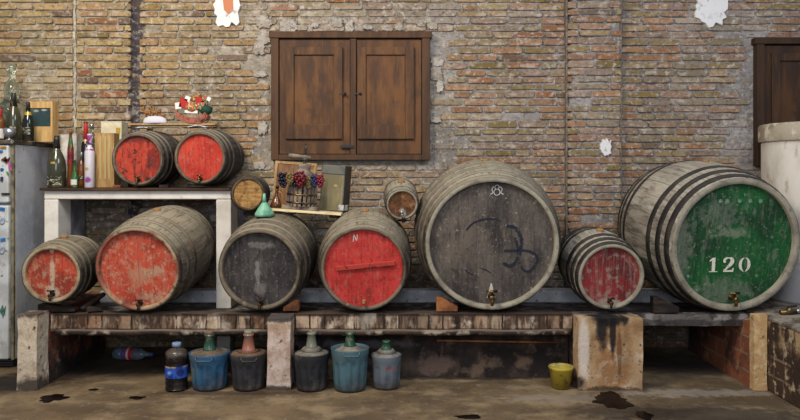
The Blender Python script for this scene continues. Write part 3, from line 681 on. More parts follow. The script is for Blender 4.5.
def digit_two(mb, x, z, w, h):
    c = [(.06, .70, .02), (.10, .84, .10), (.28, .955, .085), (.5, .98, .05), (.70, .93, .13), (.80, .78, .17), (.74, .62, .17), (.56, .44, .13), (.34, .27, .09), (.12, .09, .07)]
    pts = smooth([(x+a*w, z+b*h) for a, b, _ in c], 4); wd = smooth([(t, t) for _, _, t in c], 4)
    L = []; R = []
    for i, p in enumerate(pts):
        q0, q1 = pts[max(0, i-1)], pts[min(len(pts)-1, i+1)]; tx, tz = q1[0]-q0[0], q1[1]-q0[1]; l = math.hypot(tx, tz); nx_, nz_ = -tz/l, tx/l; t = wd[i][0]*w
        L.append((p[0]+nx_*t, 0, p[1]+nz_*t)); R.append((p[0]-nx_*t, 0, p[1]-nz_*t))
    n = len(L); mb.add(L+R, [(i, i+1, n+i+1, n+i) for i in range(n-1)])
    mb.prism([(x+.05*w, z), (x+.92*w, z), (x+.97*w, z+.26*h), (x+.90*w, z+.26*h), (x+.80*w, z+.13*h), (x+.05*w, z+.10*h)], 0, .002)
    mb.ball((x+.14*w, .0, z+.70*h), (.12*w, .002, .08*h), 12, 8)
s7 = 5.03/F
mb = MB()
for dig, x0, x1 in ((digit_one, 709.5, 720.5), (digit_two, 725, 737), (digit_zero, 741.5, 754)):
    dig(mb, (x0-735.6)*s7, (245.6-273.5)*s7, (x1-x0)*s7, 14.6*s7)
mb.build('stencil_number', m_stencil, r7, loc=off7+Vector((0, in7-.004, 0)))['label'] = 'white stencilled number 120'
mb = MB()   # row of faint rosettes near the top
for px in (718, 725, 738, 749, 760):
    cx, cz = (px-735.6)*s7, (245.6-202)*s7
    for a in range(4):
        mb.ribbon([(cx+math.cos(a*PI/4)*-.014, cz+math.sin(a*PI/4)*-.014), (cx, cz), (cx+math.cos(a*PI/4)*.018, cz+math.sin(a*PI/4)*.018)], .006, -.0002*a)
m_faint = mat('faint_chalk', rgb(112, 142, 114), rough=.9, bump=0)
mb.build('painted_mark', m_faint, r7, loc=off7+Vector((0, in7-.004, 0)))['label'] = 'row of faint pale rosettes'
# upper pair on the shelf
G_UP = 'pair of barrels on the whitewashed shelf'
hu1 = head_mat('head_upper_red', rgb(184, 64, 46), [('n', rgb(128, 40, 30), 6, .48, .66, (2, 1, 1)), ('n', rgb(84, 34, 28), 9, .58, .72, V, .8), ('s', rgb(96, 34, 38), (-.05, 0, .165), (.2, .2, .05), .8, .8), ('n', rgb(70, 40, 34), 22, .64, .72)], 8)
hu2 = head_mat('head_upper_red_clean', rgb(196, 66, 48), [('n', rgb(176, 46, 34), 5, .5, .7), ('n', rgb(150, 44, 34), 9, .60, .74, V, .6)], 9)
barrel('wine_barrel', 'scuffed red fronted barrel, left of the pair on the shelf', 'barrel', -2.050, 5.55, 1.577, .196, 1.141, .511, -2.5, 2.1, st_brown, rim_dark, hu1, m_hoop, G_UP, boards=7, inset=.022, tap=(.80, .045, 'brass'), seed=8, hoopw=.03, rimw=.016)
barrel('wine_barrel', 'clean red fronted barrel, right of the pair on the shelf', 'barrel', -1.572, 5.55, 1.589, .196, 1.141, .514, -3.5, 2.2, st_brown, rim_dark, hu2, m_hoop, G_UP, boards=7, inset=.022, tap=(.82, .045, 'brass'), seed=9, hoopw=.03, rimw=.016)
# kegs
hk1 = head_mat('head_keg_yellow', rgb(176, 136, 76), [('n', rgb(140, 100, 54), 8, .45, .68, (1, 1, 6)), ('n', rgb(110, 76, 44), 20, .6, .72)], 10)
barrel('wine_keg', 'small keg with a yellow wooden front, beside the shelf and above the funnel', 'keg', -1.160, 5.35, 1.318, .120, 1.152, .294, 3.8, 0, st_dark, mat('rim_keg', rgb(104, 84, 54), [('n', rgb(60, 48, 34), 9, .45, .65)], rough=.8), hk1, m_hoopblack, None, boards=4, inset=.012, seed=10, rimw=.014, hoopw=.02, hoops=(.06, .22, .78, .94), staves=18, bung=False)
hk2 = head_mat('head_keg_brown', rgb(124, 82, 50), [('n', rgb(86, 56, 36), 8, .42, .64, (2, 1, 2)), ('n', rgb(158, 112, 70), 12, .58, .7), ('s', rgb(190, 184, 172), (.01, 0, -.07), (.03, .2, .04), .8, 2)], 11)
rk2, _, offk2, ink2 = barrel('wine_keg', 'small brown fronted keg wedged between the bright red and the largest barrel', 'keg', -.021, 5.28, 1.240, .113, 1.134, .31, 3.5, 16, st_big, rim_grey, hk2, m_hoop, None, boards=4, inset=.012, seed=11, rimw=.012, hoopw=.02, hoops=(.05, .2, .8, .95), staves=18, tap=(.62, .034, 'steel'))
mb = MB(); mb.box((0, 0, 0), (.026, .012, .036)); mb.build('tag', m_black, rk2, loc=offk2+Vector((.012, ink2-.03, -.112)), bevel=.003)['label'] = 'black tag hanging from the tap'

# wedges and sleepers that carry the barrels
def wedge(x, y, z, w, d, h, rz, m, label, name='wedge', rx=0, flip=1):
    mb = MB(); mb.prism([(-w/2*flip, 0), (w/2*flip, 0), (w/2*flip, h*.35), (-w/4*flip, h), (-w/2*flip, h)][::flip], -d/2, d/2)
    return tag(mb.build(name, m, loc=(x, y, z), rot=(rx, 0, rz), bevel=.004), label, 'wedge')
wedge(PX(291.5, 5.15), 5.15, .496, .11, .07, .078, 0, m_orangewood, 'orange brown wooden wedge beside the charcoal barrel', flip=-1)
wedge(PX(447, 5.12), 5.14, .495, .15, .07, .10, 0, m_orangewood, 'orange brown wooden wedge under the left side of the largest barrel', flip=1)
wedge(PX(93, 5.1), 5.13, .497, .10, .07, .03, .3, m_darkwood, 'flat dark wooden chock between the two leftmost barrels', name='chock', flip=1)
wedge(PX(664, 5.12), 5.11, .492, .18, .08, .11, 0, m_darkwood, 'dark wooden wedge under the left side of the green fronted barrel', flip=1)
wedge(-2.45, 5.13, .497, .26, .08, .052, 0, m_darkwood, 'dark sleeper block under the leftmost barrel', name='sleeper_block', flip=1)
def chock(x, y, z, w, d, h, label, rz=0, m=None):
    mb = MB(); mb.box((0, 0, h/2), (w, d, h)); return tag(mb.build('chock', m or m_darkwood, loc=(x, y, z), rot=(0, 0, rz), bevel=.004), label, 'chock')
chock(PX(163, 5.6), 5.63, SH_TOP, .07, .05, .024, 'small wooden chock between the pair of shelf barrels')
chock(PX(116, 5.6), 5.63, SH_TOP, .06, .05, .022, 'small wooden chock left of the scuffed shelf barrel', m=m_orangewood)
mb = MB(); mb.tube([(0, 0, 0), (.045, .26, .06)], .018, 8)
tag(mb.build('wooden_pole', m_darkwood, loc=(-2.285, 5.13, .510)), 'dark diagonal pole lying behind the chock between the two leftmost barrels', 'pole')

# ------------------------------------------------------------------ windows with shutters
def build_window(n, x0, zt, w, h, dark=1., right_only=False):
    root = bpy.data.objects.new('window_%d' % n, None); C.objects.link(root); root.location = (x0+w/2, WALL, zt-h); root['kind'] = 'structure'
    def c(r, g, b): return tuple(v*dark for v in rgb(r, g, b))
    st = (5, 5, .5)
    mf = mat('window_wood', c(88, 60, 38), [('n', c(58, 40, 28), 4, .42, .70, st, .8), ('n', c(110, 76, 46), 8, .58, .76, st, .6)], rough=.7, bump=.35, bstretch=st)
    ms = mat('shutter_wood', c(104, 68, 36), [('n', c(66, 44, 28), 3, .42, .66, (3, 3, .8), .85), ('n', c(122, 82, 42), 6, .56, .76, st, .5), ('n', c(50, 36, 28), 5, .56, .74, (1, 1, 1), .5), ('n', c(56, 38, 26), 14, .62, .78, st, .6)], rough=.65, bump=.35, bstretch=st)
    mp = mat('panel_wood', c(108, 70, 36), [('n', c(68, 44, 28), 3, .42, .66, (3, 3, .8), .85), ('n', c(126, 84, 42), 5, .56, .76, st, .5), ('n', c(50, 36, 28), 6, .58, .74, (1, 1, 1), .5)], rough=.65, bump=.3, bstretch=st)
    sc = w/159.; y0 = -.075
    def X(px): return (px-271)*sc-w/2
    def Z(py): return h-(py-32)*sc
    def piece(a, b, t, u, yf, yb, name, m, par=root, bev=.004):
        mb = MB(); mb.span(X(a), X(b), yf, yb, Z(u), Z(t)); return mb.build(name, m, par, bevel=bev)
    mb = MB()
    for a, b, t, u in ((271, 278.5, 38, 160), (422, 430, 38, 160), (278.5, 422, 154.5, 160)): mb.span(X(a), X(b), y0, 0, Z(u), Z(t))
    mb.span(X(269), X(432), y0-.01, 0, Z(38), Z(31.5))
    mb.build('window_frame', mf, root, bevel=.004)
    piece(350.3, 356, 38.5, 154.5, y0+.005, -.005, 'mullion', mf)
    for a, b, hx in ((279, 350, 343), (356.5, 421.5, 358)):
        s = piece(a, b, 39, 154, y0+.022, -.02, 'shutter', ms)
        l = a+6.5 if a < 300 else a+1; r = b-7.5
        mb = MB(); t_, u_ = 47, 139; ww = 8.5
        yf, yb = y0-.006, y0+.022
        mb.span(X(l), X(l+ww), yf, yb, Z(u_), Z(t_)); mb.span(X(r-ww), X(r), yf, yb, Z(u_), Z(t_)); mb.span(X(l+ww), X(r-ww), yf, yb, Z(t_+8), Z(t_)); mb.span(X(l+ww), X(r-ww), yf, yb, Z(u_), Z(u_-14))
        mb.build('moulding', ms, s, bevel=.004)
        piece(l+ww, r-ww, t_+8, u_-14, y0+.012, y0+.022, 'panel', mp, s, .002)
        mb = MB(); mb.span(X(l+ww), X(r-ww), y0-.004, y0+.02, Z(u_-13), Z(u_-14.8)); mb.build('panel_sill', mp, s)
        mb = MB(); q = (X(hx), y0-.004, Z(94)); mb.box(q, (.055, .012, .012)); mb.ball((q[0]+.02, q[1]-.01, q[2]), .012, 8, 6); mb.build('latch', m_black, s)
    mb = MB(); mb.box((X(347), y0-.002, Z(146.5)), (.11, .012, .022)); mb.build('bolt', m_black, root)
Y = WALL-.05
wx0, wx1, wz0, wz1 = PX(271, Y-.02), PX(430, Y-.02), PZ(160, Y-.02), PZ(32, Y-.02)
build_window(1, wx0, wz1, wx1-wx0, wz1-wz0)
build_window(2, PX(757, Y-.02), PZ(38, Y-.02), wx1-wx0, PZ(38, Y-.02)-PZ(163, Y-.02), dark=.5)

# ------------------------------------------------------------------ refrigerator
def build_fridge():
    Yf = 5.45; xr = PX(13.5, Yf); xl = xr-.60; zt = 1.69; zb = .067
    root = empty('refrigerator', ((xl+xr)/2, Yf+.3, 0), 'old white refrigerator with dull grey side at the left edge', 'refrigerator')
    o = root.location
    mside = mat('fridge_side', rgb(190, 192, 196), [('n', rgb(160, 164, 172), 2.5, .45, .68), ('n', rgb(188, 190, 194), 4, .56, .72), ('n', rgb(90, 84, 78), 30, .68, .74)], rough=.5, bump=.06)
    mdoor = mat('fridge_door', rgb(196, 200, 200), [('n', rgb(168, 170, 168), 4, .5, .7), ('n', rgb(120, 110, 96), 22, .66, .74)], rough=.45, bump=.04)
    mgask = mat('gasket', rgb(128, 118, 92), [('n', rgb(80, 72, 56), 12, .5, .7)], rough=.7)
    def sp(x0, x1, y0, y1, z0, z1, name, m, par=root, b=.006):
        mb = MB(); mb.span(x0-o.x, x1-o.x, y0-o.y, y1-o.y, z0, z1); return mb.build(name, m, par, bevel=b)
    sp(xl, xr, Yf+.03, 6.08, zb, zt, 'cabinet', mside)
    zs = PZ(204, Yf)
    sp(xl, xr-.022, Yf-.03, Yf+.025, zs+.01, zt-.01, 'door', mdoor, b=.012)
    sp(xl, xr-.022, Yf-.03, Yf+.025, zb+.01, zs-.01, 'door', mdoor, b=.012)
    sp(xr-.02, xr, Yf, Yf+.03, zb, zt, 'gasket', mgask, b=.003)
    sp(xl-.0, xr+.012, Yf-.035, 6.09, zt, zt+.03, 'top_board', mat('worn_board', rgb(100, 92, 80), [('n', rgb(60, 54, 48), 6, .45, .65), ('n', rgb(140, 132, 118), 9, .6, .72)], rough=.8), b=.004)
    sp(xl+.03, xr-.03, Yf+.06, 6.0, 0, zb, 'plinth', m_black)
    mb = MB()
    for i in range(4): mb.span(xl+.03-o.x, xr-.03-o.x, Yf+.045-o.y, Yf+.06-o.y, .012+i*.018, .019+i*.018)
    mb.build('grille', mat('grille_grey', rgb(70, 66, 62), rough=.6), root)
    return xl, xr, Yf-.03, zt+.03
FXL, FXR, FYF, FTOP = build_fridge()
def magnet(px, py, w, h, colr, label, shape='disc', rot=0, name='fridge_magnet'):
    m = mat('magnet_paint', rgb(*colr), [('n', tuple(v*.5 for v in rgb(*colr)), 30, .5, .7)], rough=.4, bump=0)
    p = P(px, py, FYF); mb = MB(); s = FYF/F; w *= s; h *= s
    if shape == 'disc': mb.lathe([(.5, 0), (.5, -.006), (.4, -.010)], 18, axis='y', mx=Matrix.Diagonal((w, 1, h, 1)))
    elif shape == 'bird': mb.prism([(-.5*w, 0), (-.2*w, .3*h), (0, .5*h), (.15*w, .1*h), (.5*w, .4*h), (.4*w, -.1*h), (.1*w, -.5*h), (-.15*w, -.2*h)][::-1], -.01, 0)
    elif shape == 'leaf': mb.prism([(-.5*w, .5*h), (0, .35*h), (.35*w, -.1*h), (.5*w, -.5*h), (.1*w, -.3*h), (-.3*w, .1*h)][::-1], -.008, 0)
    else: mb.box((0, -.004, 0), (w, .008, h))
    o = mb.build(name, m, loc=p-Vector((0, .001, 0)), rot=(0, rot, 0)); tag(o, label, 'magnet', 'magnets on the refrigerator door')
magnet(3.5, 147.5, 6, 2.2, (176, 130, 60), 'small ochre strip magnet at the top of the refrigerator door', 'box')
magnet(1.5, 151.5, 3.5, 3, (70, 130, 190), 'small light blue magnet below the ochre strip', 'disc')
magnet(6, 160, 9, 7, (84, 50, 36), 'brown bird shaped magnet on the refrigerator door', 'bird')
magnet(6.6, 160.5, 3.6, 3.4, (224, 110, 40), 'bright orange magnet over the brown bird shape', 'disc')
magnet(10.2, 166.5, 4.5, 9, (206, 90, 160), 'pink feather shaped magnet hanging at the door edge', 'leaf')
magnet(2.2, 169.5, 3.6, 3.2, (40, 110, 180), 'deep blue round magnet left of the pink feather', 'disc')
magnet(8, 173.5, 3, 4.6, (80, 150, 70), 'green leaf magnet below the pink feather', 'leaf')
magnet(2.2, 179, 2.6, 4.6, (60, 66, 80), 'dark slate oblong magnet below the deep blue one', 'box')
magnet(6, 194, 8, 2.2, (54, 54, 54), 'narrow dark name plate magnet low on the upper door', 'box')
magnet(2.6, 209, 5, 3, (60, 120, 190), 'blue capped magnet high on the lower door', 'box', .2)
magnet(2.4, 220, 6, 9, (176, 184, 196), 'pale grey round magnet below the blue capped one', 'disc')
magnet(3.2, 239.5, 5, 3, (60, 130, 200), 'sky blue magnet halfway down the lower door', 'box', -.15)
magnet(2.2, 249, 6, 10, (170, 178, 190), 'pale grey oval magnet below the sky blue one', 'disc')
magnet(3.0, 311, 6, 12, (80, 120, 110), 'teal bird shaped sticker low on the lower door', 'bird')

# ------------------------------------------------------------------ bottles and things on the refrigerator and shelf
def gm(name, c, rough=.08, trans=.9, dustc=None):
    return mat(name, rgb(*c), ([('n', dustc, 10, .5, .7, (1, 1, 1), .5)] if dustc else []), rough=rough, trans=trans, bump=0, spec=.5)
g_black = mat('black_green_glass', rgb(22, 26, 20), [('n', rgb(52, 50, 42), 9, .55, .75)], rough=.12, bump=0, spec=.6)
g_olive = mat('olive_glass', rgb(58, 60, 44), [('n', rgb(96, 92, 72), 8, .52, .75)], rough=.15, bump=0, spec=.6)
g_green = mat('green_glass', rgb(52, 92, 44), [('n', rgb(110, 140, 90), 14, .6, .7)], rough=.12, bump=0, spec=.6)
g_amber = mat('amber_glass', rgb(110, 64, 26), [('n', rgb(60, 32, 16), 10, .5, .7)], rough=.12, bump=0, spec=.6)
g_clear = gm('clear_glass', (205, 222, 212), .04, .95)
g_demi = gm('pale_green_glass', (206, 220, 206), .04, .95)
def bottle(name, label, px, Yc, pw, ptop, pbot, glass, prof, lab=None, cap=None, group=None, cat='bottle', z=None, extra=None):
    s = Yc/F; h = (pbot-ptop)*s; r = pw*s/2; zz = PZ(pbot, Yc) if z is None else z
    root = empty(name, (PX(px, Yc), Yc, zz), label, cat, group)
    if z is not None: h = PZ(ptop, Yc)-z
    mb = MB(); mb.lathe([(a*r, t*h) for a, t in prof], 24); mb.build('bottle_body', glass, root)
    def rad(t):
        for (a0, t0), (a1, t1) in zip(prof, prof[1:]):
            if t0 <= t <= t1 and t1 > t0: return (a0+(a1-a0)*(t-t0)/(t1-t0))*r
        return r
    if lab:
        for lo, hi, m, arc in (lab if isinstance(lab, list) else [lab]):
            mb = MB(); n = 12; vs = []
            for i in range(n+1):
                a = -PI/2-arc/2+arc*i/n
                for t in (lo, hi): rr = rad(t)+.0012; vs.append((rr*math.cos(a), rr*math.sin(a), t*h))
            mb.add(vs, [(2*i, 2*i+2, 2*i+3, 2*i+1) for i in range(n)], True); mb.build('label', m, root)
    if cap:
        t0, m = cap; mb = MB(); mb.lathe([(rad(t0)+.002, t0*h), (rad(.97)+.002, h*.985), (rad(.97)*.9, h*1.005), (.0005, h*1.006)], 16); mb.build('capsule', m, root)
    return root
CH = [(.9, 0), (1, .02), (1, .40), (.93, .52), (.68, .64), (.36, .76), (.27, .86), (.27, .93), (.34, .935), (.34, .96), (.26, .965), (.26, 1)]
BX = [(.92, 0), (1, .015), (1, .62), (.9, .68), (.42, .75), (.36, .8), (.36, .97), (.42, .975), (.42, 1)]
SL = [(.92, 0), (1, .01), (1, .66), (.8, .72), (.45, .77), (.42, .97), (.48, .975), (.48, 1)]
FL = [(.85, 0), (1, .03), (1, .35), (.7, .5), (.4, .65), (.32, .97), (.42, .975), (.42, 1)]
m_gold = mat('gold_paper', rgb(190, 158, 70), rough=.4, metallic=.4, bump=0)
m_foil = mat('black_foil', rgb(36, 34, 34), [('n', rgb(120, 104, 60), 18, .6, .7)], rough=.35, bump=0)
m_redfoil = mat('red_foil', rgb(204, 62, 52), [('n', rgb(160, 40, 40), 10, .5, .7)], rough=.35, bump=0)
m_labwhite = mat('white_label', rgb(208, 206, 198), [('n', rgb(150, 146, 140), 20, .6, .7)], rough=.6, bump=0)
m_labdark = mat('dark_label', rgb(34, 34, 32), [('n', rgb(168, 164, 130), 34, .56, .66, (1, 1, 2))], rough=.5, bump=0)
m_labred = mat('red_label', rgb(140, 30, 40), [('n', rgb(60, 20, 26), 14, .5, .7)], rough=.5, bump=0)
m_purple = mat('purple_label', rgb(150, 60, 140), [('n', rgb(220, 200, 220), 24, .56, .66)], rough=.5, bump=0)
m_silver = mat('silver', rgb(176, 178, 184), rough=.25, metallic=.8, bump=0)
G1 = 'bottles on top of the refrigerator'
bottle('glass_demijohn', 'tall pale green glass demijohn with a long flared neck, behind the bottles on the refrigerator', 11.5, 5.85, 30, 64, 138, g_demi,
       [(.85, 0), (.95, .03), (.95, .42), (.8, .47), (.5, .52), (.44, .57), (.48, .66), (.42, .73), (.22, .79), (.2, .82), (.29, .88), (.30, .95), (.33, 1)], cat='demijohn', z=FTOP)
bottle('sparkling_wine_bottle', 'dark sparkling wine bottle with foiled neck behind the silver cup', 13.6, 5.62, 14.5, 93, 139, g_olive, CH, (.12, .3, m_labdark, 1.6), (.72, m_foil), G1, z=FTOP)
bottle('wine_bottle', 'short dark bottle with gold neck label, right of the silver cup', 28.2, 5.56, 11.5, 102, 141, g_black, CH, [(.16, .34, m_labdark, 1.6), (.66, .74, m_gold, 3.)], (.78, m_foil), G1, z=FTOP)
bottle('liquor_bottle', 'bottle with a white label and red cap cut off by the left edge', -.4, 5.52, 10, 108, 140, g_amber, BX, (.06, .36, m_labwhite, 2.6), (.74, m_redfoil), G1, z=FTOP)
s = 5.52/F
mb = MB(); mb.lathe([(.55, 0), (.5, .08), (.18, .16), (.2, .22), (.8, .35), (1, .6), (1.02, 1), (.94, 1), (.9, .6), (.05, .4)], 22, mx=Matrix.Diagonal((5.6*s, 5.6*s, 12*s, 1)))
tag(mb.build('metal_cup', m_silver, loc=(PX(11.4, 5.52), 5.49, FTOP)), 'small silver footed cup in front of the dark sparkling wine bottle', 'cup')
# wooden box with a window
def framed_box(px0, px1, pt, pb, Yc, d, z):
    x0, x1 = PX(px0, Yc), PX(px1, Yc); zt = PZ(pt, Yc); w = x1-x0; h = zt-z
    root = empty('wooden_wine_box', ((x0+x1)/2, Yc+d/2, z), 'pale wooden bottle box with a dark glazed window, standing on the refrigerator', 'box')
    mb = MB(); wz0, wz1 = h*.38, h*.84; wx0, wx1 = -w*.44, w*.42
    for a, b, c, e in ((-w/2, w/2, 0, wz0), (-w/2, w/2, wz1, h), (-w/2, wx0, wz0, wz1), (wx1, w/2, wz0, wz1)): mb.span(a, b, -d/2, -d/2+.012, c, e)
    mb.span(-w/2, w/2, -d/2+.012, d/2, 0, h)
    mb.build('box_body', m_palewood, root)
    mp = mat('dark_window', rgb(52, 70, 72), [('s', rgb(176, 184, 178), (-.035, 0, h*.77), (.03, .3, .013), .9, .5), ('s', rgb(176, 184, 178), (.03, 0, h*.79), (.03, .3, .011), .9, .5), ('n', rgb(86, 96, 84), 8, .55, .7)], rough=.15, bump=0)  # the two pale spots are reflections painted into the pane
    mb = MB(); mb.span(wx0, wx1, -d/2+.006, -d/2+.0121, wz0, wz1); mb.build('window_pane', mp, root)
framed_box(27.5, 52.5, 101.5, 142, 5.72, .10, FTOP)
ZS = SH_TOP+.001
G2 = 'bottles at the left end of the shelf'
def carton(name, label, px0, px1, pt, Yc, d, m, z=ZS, rz=0, group=None, parts=None, zbase=None):
    x0, x1 = PX(px0, Yc), PX(px1, Yc); w = x1-x0; h = PZ(pt, Yc)-z
    root = empty(name, ((x0+x1)/2, Yc+d/2, z), label, 'box', group, rot=(0, 0, rz))
    mb = MB(); mb.box((0, 0, h/2-.004), (w, d, h-.008)); mb.build('box_body', m, root, bevel=.002)
    mb = MB(); mb.box((0, 0, h-.004), (w*1.01, d*1.02, .008)); mb.build('box_lid', m, root, bevel=.001)
    if parts: parts(root, w, d, h)
    return root
m_card = mat('white_card', rgb(226, 220, 212), [('n', rgb(176, 166, 152), 6, .5, .7)], rough=.7, bump=.05)
def pw(root, w, d, h):
    mb = MB(); mb.box((.0, -d/2-.001, h*.28), (.06, .002, .06)); mb.build('sticker', m_labdark, root)
carton('bottle_carton', 'tall white bottle carton standing behind the large sparkling wine bottle', 54.5, 76.5, 134.5, 5.88, .12, m_card)
bottle('sparkling_wine_bottle', 'large sparkling wine bottle with dark label at the left end of the shelf', 56.7, 5.68, 17.6, 136, 186.5, g_olive, CH, [(.05, .22, m_labdark, 1.9), (.46, .5, m_gold, .5)], (.76, m_foil), G2, z=ZS)
bottle('liqueur_bottle', 'slim amber liqueur bottle with slanting red label and green neck', 70.6, 5.74, 6, 129, 186.5, g_amber, SL, [(.40, .62, m_labred, 3.), (.72, .86, g_green, 6.2)], (.93, m_cork), G2, z=ZS)
bottle('beer_bottle', 'small bright green bottle with a paper label in front of the amber one', 74.6, 5.64, 7.2, 160, 187, g_green, FL, (.1, .3, m_labwhite, 2.), None, G2, z=ZS)
bottle('liqueur_bottle', 'small amber bottle with a silver cap left of the white bottle', 81.4, 5.68, 6.4, 152, 187, g_amber, BX, (.2, .34, m_labdark, 1.6), (.82, m_silver), G2, z=ZS)
bw = bottle('liqueur_bottle', 'slim white bottle with purple cap and purple pictures', 89.6, 5.66, 9.6, 134, 187, mat('milk_glass', rgb(206, 200, 206), [('s', rgb(150, 60, 150), (0, -.03, .06), (.03, .1, .028), .95, 1.), ('s', rgb(180, 150, 70), (-.01, -.03, .145), (.024, .1, .02), .95, 1.)], rough=.2, bump=0, spec=.5), SL, [(.69, .72, m_purple, 6.2)], (.80, m_purple), G2, z=ZS)
bottle('wine_bottle', 'tall bottle with a red foil neck behind the white bottle', 85.8, 5.80, 9, 122, 186, g_black, BX, [(.70, .73, m_gold, 6.2)], (.74, m_redfoil), G2, z=ZS)
bottle('liqueur_bottle', 'clear glass bottle with narrow neck just right of the red foil one', 91.8, 5.90, 9, 124, 186, g_clear, SL, None, (.93, m_silver), G2, z=ZS)
def boxlines(root, w, d, h):
    mg = mat('pale_green_stripe', rgb(178, 160, 106), rough=.7, bump=0)
    for fx in (-.2, .05, .25):
        mb = MB(); mb.box((w*fx, -d/2-.0008, h*.55), (w*.09, .0016, h*.78)); mb.build('stripe', mg, root)
carton('wooden_wine_box', 'tall honey coloured wooden wine box with pale stripes beside the shelf barrel', 94.6, 114, 133, 5.72, .11, m_honeywood, parts=boxlines)
def lab2(root, w, d, h):
    mb = MB(); mb.box((w*.34, -d/2-.001, h*.86), (w*.22, .002, .05)); mb.build('sticker', m_gold, root)
carton('bottle_carton', 'white carton with a gold seal behind the honey coloured wine box', 101, 121.5, 121.5, 5.90, .14, mat('cream_card', rgb(222, 214, 186), [('n', rgb(196, 184, 150), 5, .5, .7)], rough=.7, bump=.03), parts=lab2)

# board, cloth pads and figurines over the shelf barrels
ZB = 1.853
mb = MB(); mb.span(-.33, .36, -.06, .06, 0, .014)
BX0, BY = PX(172, 5.8), 5.80
tag(mb.build('narrow_board', m_honeywood, loc=(BX0, BY, ZB), bevel=.002), 'narrow honey coloured board laid across the two shelf barrels', 'board')
m_cloth = mat('white_cloth', rgb(206, 206, 208), [('n', rgb(160, 160, 166), 14, .5, .7)], rough=.9, bump=.4)
for bx, by, w, lab in ((PX(145, 5.72), 5.745, .085, 'folded white cloth on the scuffed shelf barrel under the board'), (PX(199, 5.72), 5.745, .14, 'folded white cloth on the clean red shelf barrel under the board')):
    mb = MB(); n = 10
    zc = (1.819 if w < .1 else 1.831)
    vs = []
    for j in range(3):
        for i in range(n+1):
            x = -w/2+w*i/n; vs.append((x, -.07+.09*j, .014-(x*x)/.40+.0015*math.sin(i*2.1+j)-(.004 if j == 0 else 0)))
    top = [(x, y, z_+.005) for x, y, z_ in vs]
    q = len(vs); fs = [(j*(n+1)+i, j*(n+1)+i+1, (j+1)*(n+1)+i+1, (j+1)*(n+1)+i) for j in range(2) for i in range(n)]
    mb.add(vs+top, fs+[tuple(q+a for a in f) for f in fs]+[(i, i+1, q+i+1, q+i) for i in range(n)], True)
    tag(mb.build('folded_cloth', m_cloth, loc=(bx, by-.02, zc)), lab, 'cloth')
SC = 5.78/F
def fig_reindeer():
    z0 = ZB+.014; root = empty('reindeer_figurine', (PX(155.5, 5.78), 5.78, z0), 'little ornament of brown reindeer on a white snowy mound, left on the board', 'figurine')
    ms = mat('snow', rgb(204, 202, 210), rough=.8, bump=.1); md = mat('deer_brown', rgb(142, 92, 46), [('n', rgb(84, 52, 28), 30, .52, .7)], rough=.5, bump=0)
    mb = MB(); mb.lathe([(.094, 0), (.096, .015), (.084, .040), (.055, .056), (.001, .062)], 24, mx=T(0, -.012, 0) @ Matrix.Diagonal((1, .42, 1, 1))); mb.build('snow_mound', ms, root)
    for x0, sc, z1 in ((-.07, 1., .04), (-.012, 1.05, .045), (.052, .8, .03)):
        mx = T(x0, .012, z1+.018) @ Matrix.Scale(sc*1.05, 4); mb = MB()
        mb.tube([(.028, 0, .022), (.012, 0, .026), (-.008, 0, .026), (-.02, 0, .036), (-.026, 0, .052)], [.011, .0165, .0155, .0105, .009], 10, mx)
        mb.tube([(-.020, 0, .057), (-.030, 0, .056), (-.041, 0, .050)], [.0095, .010, .006], 8, mx)
        for lx in (-.008, .022):
            for ly in (-.007, .007): mb.tube([(lx, ly, .022), (lx-.002, ly, .011), (lx, ly, -.004)], [.006, .0045, .0045], 6, mx)
        for ly in (-1, 1):
            mb.tube([(-.022, ly*.003, .06), (-.018, ly*.010, .072), (-.024, ly*.013, .082)], .003, 5, mx); mb.tube([(-.019, ly*.009, .07), (-.030, ly*.012, .078)], .0016, 5, mx)
            mb.tube([(-.02, ly*.004, .06), (-.014, ly*.012, .062)], [.003, .001], 5, mx)
        mb.tube([(.03, 0, .024), (.037, 0, .03)], [.004, .002], 5, mx)
        mb.build('reindeer', md, root)
fig_reindeer()
